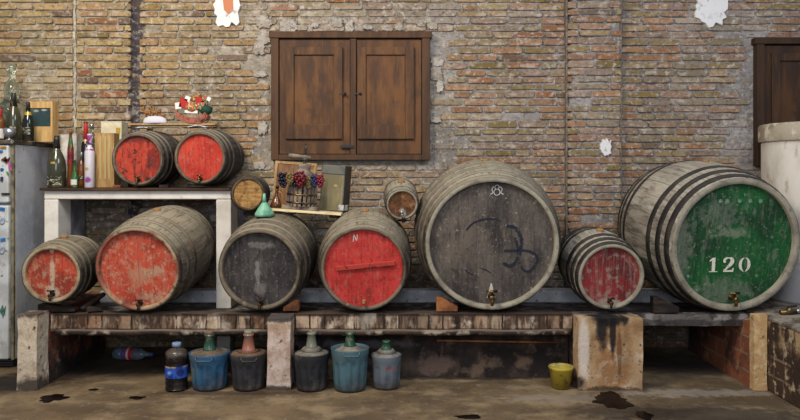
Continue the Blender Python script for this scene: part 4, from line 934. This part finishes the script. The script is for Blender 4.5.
def fig_sleigh():
    z0 = ZB+.014; root = empty('sleigh_figurine', (PX(195.5, 5.78), 5.78, z0), 'painted ornament of a red brown sleigh heaped with red, white, patterned and green bundles', 'figurine')
    def q(px, py): return ((px-195.5)*SC, (130-py)*SC)
    def zz(x, y): return q(130+x/8.4, 90+y/8.4)
    msl = mat('sleigh_paint', rgb(160, 92, 72), [('n', rgb(96, 50, 42), 20, .55, .7)], rough=.4, bump=0)
    outer = smooth([zz(*p) for p in ((392, 222), (398, 258), (430, 296), (480, 318), (540, 326), (600, 322), (640, 296), (656, 262), (640, 244), (622, 262))], 4)
    inner = smooth([zz(*p) for p in ((404, 226), (420, 250), (460, 268), (520, 282), (580, 288), (606, 284))], 4)
    mb = MB(); mb.prism((outer+inner[::-1])[::-1], -.05, .05); mb.build('sleigh_body', msl, root, bevel=.002)
    mb = MB()
    for y in (-.045, .045): mb.tube([(x, y, z) for x, z in smooth([zz(*p) for p in ((400, 268), (440, 310), (520, 330), (610, 328), (650, 300), (662, 268))], 4)], .005, 6)
    mb.build('runner', msl, root)
    mpat = mat('patterned_cloth', rgb(196, 140, 50), [('n', rgb(180, 40, 40), 60, .5, .56), ('n', rgb(50, 110, 60), 70, .56, .6, (1, 1, 1), 1), ('n', rgb(230, 220, 190), 80, .62, .66)], rough=.6, bump=0)
    mred = mat('red_paper', rgb(176, 36, 36), rough=.7, bump=.1); mwt = mat('white_paper', rgb(226, 222, 214), rough=.9, bump=.2); mgr = mat('green_sack', rgb(22, 62, 46), [('n', rgb(12, 40, 30), 14, .5, .7)], rough=.7, bump=.2)
    mgrey = mat('grey_sack', rgb(110, 116, 100), rough=.8)
    def at(x, y, Y=0): a = zz(x, y); return (a[0], Y, a[1])
    mb = MB(); mb.ball(at(525, 195), (.058, .045, .052), 16, 10); mb.tube([at(540, 150), at(556, 112), at(590, 96)], [.034, .018, .026], 12); mb.build('patterned_sack', mpat, root)
    mb = MB(); mb.lathe([(.021, -.004), (.023, 0), (.021, .004)], 14, mx=T(*at(554, 118))); mb.build('sack_tie', mred, root)
    k = SC/8.4
    for x, y, w, h, rot, m in ((455, 165, 66, 84, .25, mred), (412, 188, 52, 56, -.1, mwt), (490, 130, 46, 44, .4, mwt), (586, 140, 56, 40, -.35, mred), (632, 128, 40, 34, .2, mpat), (668, 132, 34, 34, .5, mwt), (600, 190, 60, 60, .1, mpat), (520, 238, 110, 26, .05, mwt), (440, 232, 56, 44, .1, mgrey)):
        mb = MB(); c_ = at(x, y); mb.box((0, 0, 0), (w*k, .05, h*k), mx=T(*c_) @ RY(rot)); mb.build('parcel', m, root, bevel=.003)
    mb = MB(); mb.ball(at(640, 222), (.05, .04, .04)); mb.tube([at(600, 245), at(640, 205), at(690, 215)], [.03, .034, .016], 10); mb.build('green_sack', mgr, root)
fig_sleigh()

# ------------------------------------------------------------------ tilted tray with the little wine press
TY = 5.42
tl, tr = P(270.5, 208.5, TY), P(341, 213.5, TY)
tilt = math.atan2(tl.z-tr.z, tr.x-tl.x); tw = (tr-tl).length; tc = (tl+tr)/2
tray = empty('tray_board', (tc.x, TY, tc.z-.012), 'tilted pale edged board resting across the charcoal and bright red barrels', 'board', rot=(0, tilt, 0))
mb = MB(); mb.span(-tw/2, tw/2, 0, .33, -.004, .014); mb.build('board', mat('cream_wood', rgb(232, 212, 166), [('n', rgb(206, 180, 130), 9, .5, .74)], rough=.5, bump=.1), tray, bevel=.002)
mb = MB(); mb.span(-tw/2+.02, -tw/2+.07, .03, .30, -.010, 0); mb.build('batten', m_darkwood, tray)
mb = MB(); mb.span(tw/2-.09, tw/2-.03, .03, .30, -.028, 0); mb.build('batten', m_darkwood, tray)
TM = T(tc.x, TY, tc.z-.012) @ RY(tilt)
def onb(px, dy): # local x on the board for a pixel column
    return (PX(px, TY+dy)-tc.x)
def place(name, label, cat, px, dy, group=None, rz=0):
    p = TM @ Vector((onb(px, dy), dy, .0145)); return empty(name, p, label, cat, group, rot=(RY(tilt) @ RZ(rz)).to_euler())
sT = 5.55/F
# wooden panel behind
pn = place('wooden_tray', 'plain light brown wooden tray board standing behind the little wine press', 'tray', 293, .30)
mb = MB(); mb.span(-.165, .165, 0, .016, 0, .36); mb.build('board', mat('tan_board', rgb(146, 108, 74), [('n', rgb(112, 78, 52), 6, .45, .66, (3, 3, .6)), ('n', rgb(170, 132, 94), 9, .58, .7)], rough=.7, bump=.2), pn, bevel=.003)
mb = MB()
for a, b, c, d in ((-.165, -.145, 0, .36), (.145, .165, 0, .36), (-.145, .145, .34, .36), (-.145, .145, 0, .02)): mb.span(a, b, -.006, 0, c, d)
mb.build('edging', m_honeywood, pn)
# press
pr = place('wine_press', 'miniature wooden wine press with slatted basket and iron screw on the tilted board', 'wine press', 301, .10)
m_oldwood = mat('old_grey_wood', rgb(140, 126, 112), [('n', rgb(96, 84, 74), 10, .45, .70), ('n', rgb(140, 128, 112), 14, .6, .7)], rough=.85, bump=.3)
m_iron = mat('rusty_iron', rgb(74, 62, 54), [('n', rgb(44, 36, 32), 20, .45, .65), ('n', rgb(120, 104, 90), 25, .6, .7)], rough=.6, metallic=.4, bump=.2)
mb = MB(); mb.span(-.132, .132, -.085, .085, 0, .028); mb.build('base', m_oldwood, pr, bevel=.004)
mb = MB(); n = 20
for i in range(n):
    a = 2*PI*i/n; mb.box((.108, 0, .105), (.010, .020, .155), mx=RZ(a))
mb.build('basket', m_oldwood, pr)
for z_ in (.055, .115):
    mb = MB(); mb.lathe([(.113, z_-.006), (.118, z_-.006), (.118, z_+.006), (.113, z_+.006), (.113, z_-.006)], 30, caps=False); mb.build('hoop', m_brass, pr)
mb = MB(); mb.lathe([(.055, .15), (.06, .235), (.085, .25), (.085, .275), (.055, .295), (.045, .31), (.052, .32), (.05, .345), (.03, .35)], 18); mb.build('press_head', m_oldwood, pr)
mb = MB(); mb.lathe([(.0125, .03), (.0125, .42), (.010, .42), (.010, .50)], 12, mx=T(.0, 0, 0)); mb.build('screw', m_iron, pr)
mb = MB(); mb.tube([(-.12, -.03, .405), (.045, .0, .398)], [.017, .014], 10); mb.lathe([(.02, .375), (.022, .415)], 12); mb.build('handle', m_oldwood, pr)
# grapes hung round the rim
gblack = mat('black_grape', rgb(24, 24, 40), rough=.3, bump=0); gred = mat('red_grape', rgb(110, 26, 38), rough=.3, bump=0); ggold = mat('golden_grape', rgb(112, 92, 54), rough=.3, bump=0); gblue = mat('blue_grape', rgb(34, 42, 74), rough=.3, bump=0)
rnd = random.Random(5)
def grapes(px, py, w, h, m, label, dy=.02):
    dy -= .065; p = P(px, py, TY+dy); mb = MB(); pts = []
    for k in range(30):
        t = k/29.; z_ = h*(.5-t); rad = w/2*math.sqrt(max(.06, 1-(2*t-.7)**2*.55)); a = k*2.4
        rr = rad*(.55+.45*rnd.random()); pts.append((rr*math.cos(a), rr*math.sin(a)*.55, z_*.9+rnd.uniform(-.006, .006)))
    for q in pts: mb.ball(q, .0105+.002*rnd.random(), 8, 6)
    tag(mb.build('grape_bunch', m, loc=p), label, 'grapes', 'imitation grape bunches hung round the wine press')
s = (TY+.02)/F
grapes(283, 180, 9*s, 13*s, gblack, 'black grape bunch at the left side of the little press')
grapes(290, 178, 7*s, 12*s, ggold, 'golden grape bunch between the two left black ones', .01)
grapes(294.5, 180, 7*s, 12*s, gblack, 'black grape bunch just left of the large red one', .03)
grapes(300, 179, 11.5*s, 15*s, gred, 'large red grape bunch in the middle of the press front', .005)
grapes(309, 181.5, 7*s, 12*s, ggold, 'golden grape bunch right of the large red one', .045)
grapes(314.2, 180.5, 6.5*s, 12*s, gblue, 'blue black grape bunch near the right side of the press', .02)
grapes(320.3, 181, 7*s, 12*s, gred, 'small red grape bunch at the right end beside the display box', .012)
# little amber bottle with handle
bt = place('liqueur_bottle', 'small amber handled flask at the left end of the tilted board', 'bottle', 275.5, .06)
mb = MB(); mb.lathe([(.034, 0), (.042, .01), (.04, .03), (.028, .06), (.014, .09), (.011, .13), (.014, .135), (.014, .145)], 18); mb.build('bottle_body', g_amber, bt)
mb = MB(); mb.lathe([(.012, .145), (.013, .165), (.009, .17)], 12); mb.build('stopper', m_black, bt)
mb = MB(); mb.tube([(.012, 0, .125), (.034, 0, .12), (.045, 0, .09), (.036, 0, .05)], .004, 6); mb.build('handle', m_honeywood, bt)
# display box
bx = place('display_box', 'grey lidded display box with a clear olive front and black side on the tilted board', 'box', 334, .235, rz=D(-12))
W_, D_, H_ = .20, .13, .355
m_greycard = mat('grey_card', rgb(104, 102, 94), [('n', rgb(78, 76, 70), 8, .5, .7)], rough=.6, bump=.05)
m_oliveface = mat('olive_film', rgb(118, 110, 84), [('n', rgb(146, 134, 98), 5, .5, .7, (2, 1, .6)), ('s', rgb(196, 160, 70), (.02, 0, .20), (.02, .2, .012), .9, 1.), ('s', rgb(70, 66, 56), (-.06, 0, .1), (.03, .2, .2), .5, 1.)], rough=.25, bump=0)
mb = MB(); mb.span(-W_/2, W_/2-.012, -D_/2, D_/2, 0, H_-.07); mb.build('box_body', m_greycard, bx)
mb = MB(); mb.span(-W_/2+.008, W_/2-.02, -D_/2-.003, -D_/2, .008, H_-.074); mb.build('front_window', m_oliveface, bx)
mb = MB(); mb.span(W_/2-.012, W_/2, -D_/2-.003, D_/2, 0, H_); mb.build('side_panel', m_black, bx)
mb = MB(); mb.span(-W_/2, W_/2-.012, -D_/2-.006, D_/2, H_-.07, H_); mb.build('box_lid', m_greycard, bx, bevel=.006)
mb = MB(); mb.span(W_/2, W_/2+.001, -D_/2+.012, -D_/2+.10, .012, .055); 
mb.build('sticker', m_labwhite, bx)['label'] = 'white square sticker'
mb = MB(); mb.span(W_/2-.045, W_/2-.004, -D_/2-.0065, -D_/2-.0035, .012, .055); mb.build('sticker', m_labwhite, bx)

# green funnel upside down over the bung hole
m_funnel = mat('mint_plastic', rgb(122, 178, 148), [('n', rgb(86, 140, 114), 10, .5, .7)], rough=.45, bump=.05)
fp = P(264.5, 219.5, 5.30)
fn = empty('funnel', (fp.x, 5.30, 1.158), 'mint green plastic funnel upside down on the charcoal fronted barrel', 'funnel', rot=(D(4), 0, 0))
mb = MB(); mb.lathe([(.070, 0), (.070, .02), (.066, .024), (.045, .06), (.020, .095), (.016, .10)], 26); mb.build('cone', m_funnel, fn)
mb = MB(); mb.lathe([(.016, .10), (.009, .165), (.006, .165)], 16); mb.build('spout', m_funnel, fn)
# chocks under kegs
chock(-1.17, 5.50, 1.152, .09, .12, .028, 'dark wooden chock under the yellow fronted keg')
chock(-.02, 5.42, 1.112, .06, .08, .016, 'dark wooden chock under the small brown fronted keg')

# ------------------------------------------------------------------ demijohns and floor things
def demijohn(label, px, pw, ptopr, pbot, basecol, covercol, neckcol, ptop, neckw, cover='dome', handle=True, ribs=12, group='plastic clad demijohns under the bench', dx=0, stopper=None, base2=None, band=None, taper=.85):
    Yf = H*F/(pbot-CY); R0 = pw/2*(Yf+.13)/F; Yc = Yf+R0*taper; s = Yc/F
    R0 = pw/2*s; hr = PZ(ptopr-1.2, Yc)   # rim height
    root = empty('demijohn', (PX(px, Yc), Yc, .004), label, 'demijohn', group)
    lay = [('n', tuple(v*.55 for v in basecol), 5, .45, .7), ('n', rgb(96, 92, 86), 8, .54, .76, (1, 1, 1), .55), ('s', rgb(54, 46, 40), (0, 0, 0), (1, 1, .06), .6, 1.2)]
    if base2: lay.insert(1, ('s', base2, (-R0, -R0*.4, hr*.6), (R0*.9, R0, hr*.6), .8, 1.2))
    if band: lay.append(('s', band, (.02, -R0, hr*.68), (R0*.8, R0, .018), .7, 2.5))
    mt = mat('tub_plastic', basecol, lay, rough=.55, bump=.1)
    mb = MB(); n = 72; rows = 16; vs = []
    for j in range(rows+1):
        t = j/rows; z = t*hr
        for i in range(n):
            a = 2*PI*i/n; r = R0*(taper+(1-taper)*t)
            if .12 < t < .74:
                u = (a*ribs/PI) % 2.0
                r -= R0*.075*(1 if .55 < u < 1.45 else 0)
            if t > .86: r += R0*.03
            if j == 0: r *= .96
            vs.append((r*math.cos(a), r*math.sin(a), z))
    fs = [(j*n+i, j*n+(i+1) % n, (j+1)*n+(i+1) % n, (j+1)*n+i) for j in range(rows) for i in range(n)]+[list(reversed(range(n)))]
    mb.add(vs, fs, True)
    mb.lathe([(R0*1.03, hr), (R0*1.04, hr+.006), (R0*.97, hr+.007), (R0*.93, hr-.02)], 48, caps=False)
    tub = mb.build('tub', mt, root)
    if handle:
        mb = MB(); w = R0*.42
        mb.tube([(dx-w, -R0*.96, hr+.002), (dx-w, -R0*1.10, hr-.005), (dx-w*.8, -R0*1.14, hr-.022), (dx+w*.8, -R0*1.14, hr-.022), (dx+w, -R0*1.10, hr-.005), (dx+w, -R0*.96, hr+.002)], .006, 8)
        mb.build('handle', mat('handle_plastic', tuple(v*.8 for v in basecol), [('n', rgb(96, 92, 86), 8, .5, .7, (1, 1, 1), .4)], rough=.6, bump=0), tub)
    mc = mat('cover', covercol, [('n', tuple(v*.5 for v in covercol), 9, .45, .68), ('n', rgb(150, 140, 124), 12, .6, .74, (1, 1, 1), .6)], rough=.85, bump=.3)
    zt = PZ(ptop, Yc); nw = neckw*s/2; mb = MB()
    if cover == 'dome': pf = [(R0*.955, hr-.012), (R0*.92, hr+.008), (R0*.8, hr+.011), (R0*.5, hr+.016), (nw*1.9, hr+.019), (nw*1.5, hr+.022)]; zn = hr+.02
    elif cover == 'low': pf = [(R0*.92, hr-.022), (R0*.8, hr-.008), (R0*.55, hr+.004), (nw*1.9, hr+.014), (nw*1.4, hr+.018)]; zn = hr+.016
    else: pf = [(R0*1.0, hr-.012), (R0*.93, hr+.006), (R0*.75, hr+.012), (R0*.5, hr+.020), (nw*2.2, hr+.028), (nw*1.6, hr+.044)]; zn = hr+.042
    mb.lathe(pf, 40); mb.build('cover', mc, root)
    mn = mat('neck', neckcol, [('n', rgb(130, 124, 112), 14, .55, .75)], rough=.25, bump=.05, spec=.5)
    mb = MB(); zk = zt-(.022 if stopper else 0)
    mb.lathe([(nw*1.5, zn-.004), (nw*1.15, zn+.012), (nw*.80, zk-.016), (nw*.95, zk-.013), (nw*.95, zk), (nw*.65, zk)], 20); mb.build('neck', mn, root)
    if stopper:
        mb = MB(); mb.lathe([(nw*.75, zk-.004), (nw*.8, zt), (nw*.6, zt+.003)], 14); mb.build('stopper', mat('stopper', stopper, rough=.8), root)
    return root, hr, R0
r_, hr_, R0_ = demijohn('bright blue plastic demijohn with grey front handle and green neck, beside the black plastic bottle', 209.6, 39, 354.5, 392.5, rgb(46, 90, 122), rgb(112, 96, 80), rgb(44, 78, 62), 331.5, 10, stopper=rgb(120, 92, 74), base2=rgb(84, 100, 104))
demijohn('black plastic demijohn with a red clay collar, left of the narrow whitewashed pier', 248.6, 36, 355, 392.5, rgb(48, 48, 52), rgb(118, 88, 66), rgb(150, 96, 78), 331, 11, handle=True, stopper=rgb(128, 132, 112), dx=.03)
demijohn('black plastic demijohn with a dusty grey glass shoulder, just right of the narrow pier', 311.5, 35, 355, 393, rgb(38, 41, 45), rgb(126, 120, 106), rgb(112, 116, 100), 333, 9.5, cover='cone', handle=False)
demijohn('teal plastic demijohn with a green neck, in the middle of the right hand group', 350, 37, 350, 393.7, rgb(74, 104, 114), rgb(128, 120, 106), rgb(34, 74, 52), 333, 9.5, cover='low', handle=True, dx=.02)
demijohn('smallest grey demijohn with a short green neck and faded red band', 386.3, 29.5, 357, 391, rgb(96, 104, 112), rgb(136, 130, 120), rgb(40, 80, 58), 341, 8.5, cover='cone', handle=False, ribs=7, band=rgb(140, 80, 76), taper=.9)
# black plastic water bottle full of wine
def pet():
    Yf = H*F/(392.7-CY); R0 = 11.0*(Yf+.08)/F; Yc = Yf+R0*.95
    root = empty('plastic_bottle', (PX(176.6, Yc), Yc, .004), 'large ridged plastic bottle of dark wine with a blue label, left of the blue demijohn', 'bottle')
    hs = PZ(352, Yc); ht = PZ(343, Yc); pf = [(R0*.9, 0), (R0, .01)]
    for i in range(1, 30):
        t = i/30; z = hs*t*.97; pf.append((R0*(1-.035*(.5+.5*math.cos(t*2*PI*8))*(0 if .36 < t < .64 else 1)), z))
    pf += [(R0*.97, hs*.985), (R0*.84, hs*1.03), (R0*.6, hs*1.075), (R0*.34, hs*1.10), (R0*.30, ht-.02)]
    mb = MB(); mb.lathe(pf, 36); mb.build('bottle_body', mat('dark_pet', rgb(18, 14, 16), [('s', rgb(88, 78, 68), (0, 0, hs*1.02), (1, 1, .05), .8, 1.4), ('n', rgb(44, 36, 34), 9, .55, .72)], rough=.25, bump=.05, spec=.5), root)
    z0, z1 = PZ(379.5, Yc-R0), PZ(367.5, Yc-R0)
    ml = mat('blue_label', rgb(44, 84, 170), [('s', rgb(190, 160, 60), (0, -R0, z1-.006), (.2, .2, .009), .8, 1.8), ('s', rgb(20, 28, 60), (.045, -R0, (z0+z1)/2), (.028, .1, .035), .9, 1.), ('s', rgb(150, 180, 214), (-.03, -R0, (z0+z1)/2), (.028, .1, .018), .7, 2.6), ('n', rgb(24, 44, 120), 20, .52, .64)], rough=.4, bump=0)
    mb = MB(); mb.lathe([(R0+.002, z0), (R0+.002, z1)], 36, caps=False); mb.build('label', ml, root)
    mb = MB(); mb.lathe([(R0*.40, ht-.028), (R0*.40, ht-.002), (R0*.34, ht)], 18); mb.build('cap', mat('pale_blue_cap', rgb(120, 140, 168), rough=.5, bump=0), root)
pet()
# clear bottle lying down at the back
Yl = 5.70
lb = empty('plastic_bottle', (PX(132, Yl), Yl, .052), 'clear plastic soft drink bottle with red and blue label lying under the bench', 'bottle', rot=(0, PI/2, D(-8)))
mb = MB(); mb.lathe([(.03, -.15), (.045, -.14), (.048, -.08), (.044, -.02), (.048, .03), (.04, .08), (.02, .12), (.014, .14), (.014, .16)], 22); mb.build('bottle_body', gm('pet_clear', (180, 196, 214), .08, .8), lb)
mb = MB(); mb.lathe([(.049, -.07), (.0475, .015)], 24, caps=False); mb.build('label', mat('soda_label', rgb(190, 40, 44), [('s', rgb(60, 90, 160), (0, 0, -.065), (.2, .2, .03), .95, .5), ('s', rgb(210, 210, 216), (0, 0, -.02), (.2, .2, .012), .95, .5)], rough=.4, bump=0), lb)
mb = MB(); mb.lathe([(.016, .155), (.016, .175)], 14); mb.build('cap', mat('blue_cap', rgb(70, 90, 150), rough=.5, bump=0), lb)
# white block at the back of the left bay
mb = MB(); mb.span(-.055, .055, -.05, .05, 0, .135)
tag(mb.build('stone_block', m_white, loc=(PX(225, 6.0), 6.0, 0), bevel=.008), 'whitewashed block standing in the dark behind the blue demijohn', 'block')
# yellow bucket
Yf = H*F/(390.5-CY); R0 = 12*(Yf+.08)/F; Yc = Yf+R0*.75
bk = empty('bucket', (PX(561, Yc), Yc, .004), 'small yellow plastic bucket on the floor beside the wide stained pier', 'bucket')
m_yel = mat('yellow_plastic', rgb(176, 156, 54), [('n', rgb(128, 112, 42), 6, .5, .7), ('n', rgb(86, 76, 40), 20, .62, .72)], rough=.55, bump=.08)
hb = PZ(366.5, Yc); rb = R0*.72
mb = MB(); mb.lathe([(.0005, .002), (rb, 0), (R0*.96, hb-.02), (R0*.99, hb-.018), (R0*1.02, hb), (R0*.96, hb), (rb*.95, .01), (.0005, .008)], 32); mb.build('pail', m_yel, bk)
mb = MB(); mb.tube([(math.cos(a)*R0*1.03, -abs(math.sin(a))*R0*.35+.02+.03*math.sin(a), hb-.012+math.sin(a)*.012) for a in [PI*i/14 for i in range(15)]], .0025, 6); mb.build('handle', m_steel, bk)
# rod under the ledge
mb = MB(); mb.tube([(PX(437, 5.19), 5.19, PZ(340.5, 5.19)), (PX(560, 5.19), 5.19, PZ(342.5, 5.19))], .007, 8)
tag(mb.build('wooden_rod', m_orangewood), 'thin orange wooden rod fixed along the dark wall of the middle bay', 'rod')

# ------------------------------------------------------------------ tank, valve at the right
tk = empty('plastic_tank', (3.262, 5.62, .498), 'tall white plastic tank with a thick lid standing on the brick platform at the right', 'tank')
m_tank = mat('tank_plastic', rgb(222, 214, 200), [('n', rgb(192, 180, 162), 3, .45, .68, (1, 1, .5)), ('n', rgb(140, 122, 100), 9, .6, .74, (1, 1, .5), .7), ('s', rgb(150, 154, 168), (0, 0, 0), (2, 2, .45), .6, .8)], rough=.55, bump=.1)  # cool spot at the foot paints bounce shading into the plastic
zt = 1.852-.498
mb = MB(); mb.lathe([(.44, 0), (.452, .02), (.452, zt-.12), (.448, zt-.1)], 56); mb.build('tank_body', m_tank, tk)
mb = MB(); mb.lathe([(.470, zt-.135), (.474, zt-.12), (.474, zt-.015), (.462, zt), (.3, zt+.006), (.0005, zt+.01)], 56, caps=False); mb.build('tank_lid', mat('lid_plastic', rgb(172, 160, 138), [('n', rgb(140, 124, 100), 5, .48, .68), ('n', rgb(206, 196, 176), 8, .58, .7)], rough=.6, bump=.15), tk)
vp = P(786, 319, 5.0)
vl = empty('brass_valve', (2.64, 4.98, .498), 'loose brass valve lying on the brick platform in front of the tank', 'valve', rot=(0, 0, D(12)))
mb = MB(); mb.tube([(-.07, 0, .018), (.05, 0, .018)], [.016, .018], 12); mb.lathe([(.02, 0), (.022, .03), (.012, .045)], 12, mx=T(0, 0, .006)); mb.build('valve_body', m_brass, vl)
mb = MB(); mb.tube([(-.01, 0, .055), (.05, -.01, .06)], .006, 8); mb.build('valve_lever', m_black, vl)
mb = MB(); mb.tube([(.06, 0, .02), (.12, .03, .022), (.2, .02, .022), (.3, .0, .022)], .016, 10); mb.build('hose_tail', m_steel, vl)

# ------------------------------------------------------------------ light and camera
def area(name, loc, target, size, power, col):
    l = bpy.data.lights.new(name, 'AREA'); l.energy = power; l.size = size; l.color = col
    o = bpy.data.objects.new(name, l); C.objects.link(o); o.location = loc
    o.rotation_euler = (Vector(target)-Vector(loc)).to_track_quat('-Z', 'Y').to_euler()
area('ceiling_lamp_warm', (-2.2, 2.6, 4.3), (-1.2, 5.8, .9), 1.3, 180, (1., .90, .76))
area('ceiling_lamp_cool', (2.0, 2.0, 4.2), (1.2, 5.8, .8), 1.6, 92, (.88, .92, 1.))
area('front_fill', (-.6, -1.0, 2.6), (0, 5.5, .8), 2.4, 95, (.86, .92, 1.))  # added frontal fill from behind the camera, no real source there
w = bpy.data.worlds.new('World'); bpy.context.scene.world = w; w.use_nodes = True
w.node_tree.nodes['Background'].inputs[0].default_value = (.75, .82, 1., 1); w.node_tree.nodes['Background'].inputs[1].default_value = .30
cam = bpy.data.cameras.new('camera'); cam.sensor_width = 36; cam.lens = 36*F/800
cam.shift_x = (400-CX)/800; cam.shift_y = -(210-CY)/800
co = bpy.data.objects.new('camera', cam); C.objects.link(co); co.location = (0, 0, H); co.rotation_euler = (PI/2, 0, 0)
bpy.context.scene.camera = co
bpy.context.scene.view_settings.view_transform = 'Standard'
bpy.context.scene.view_settings.exposure = 0
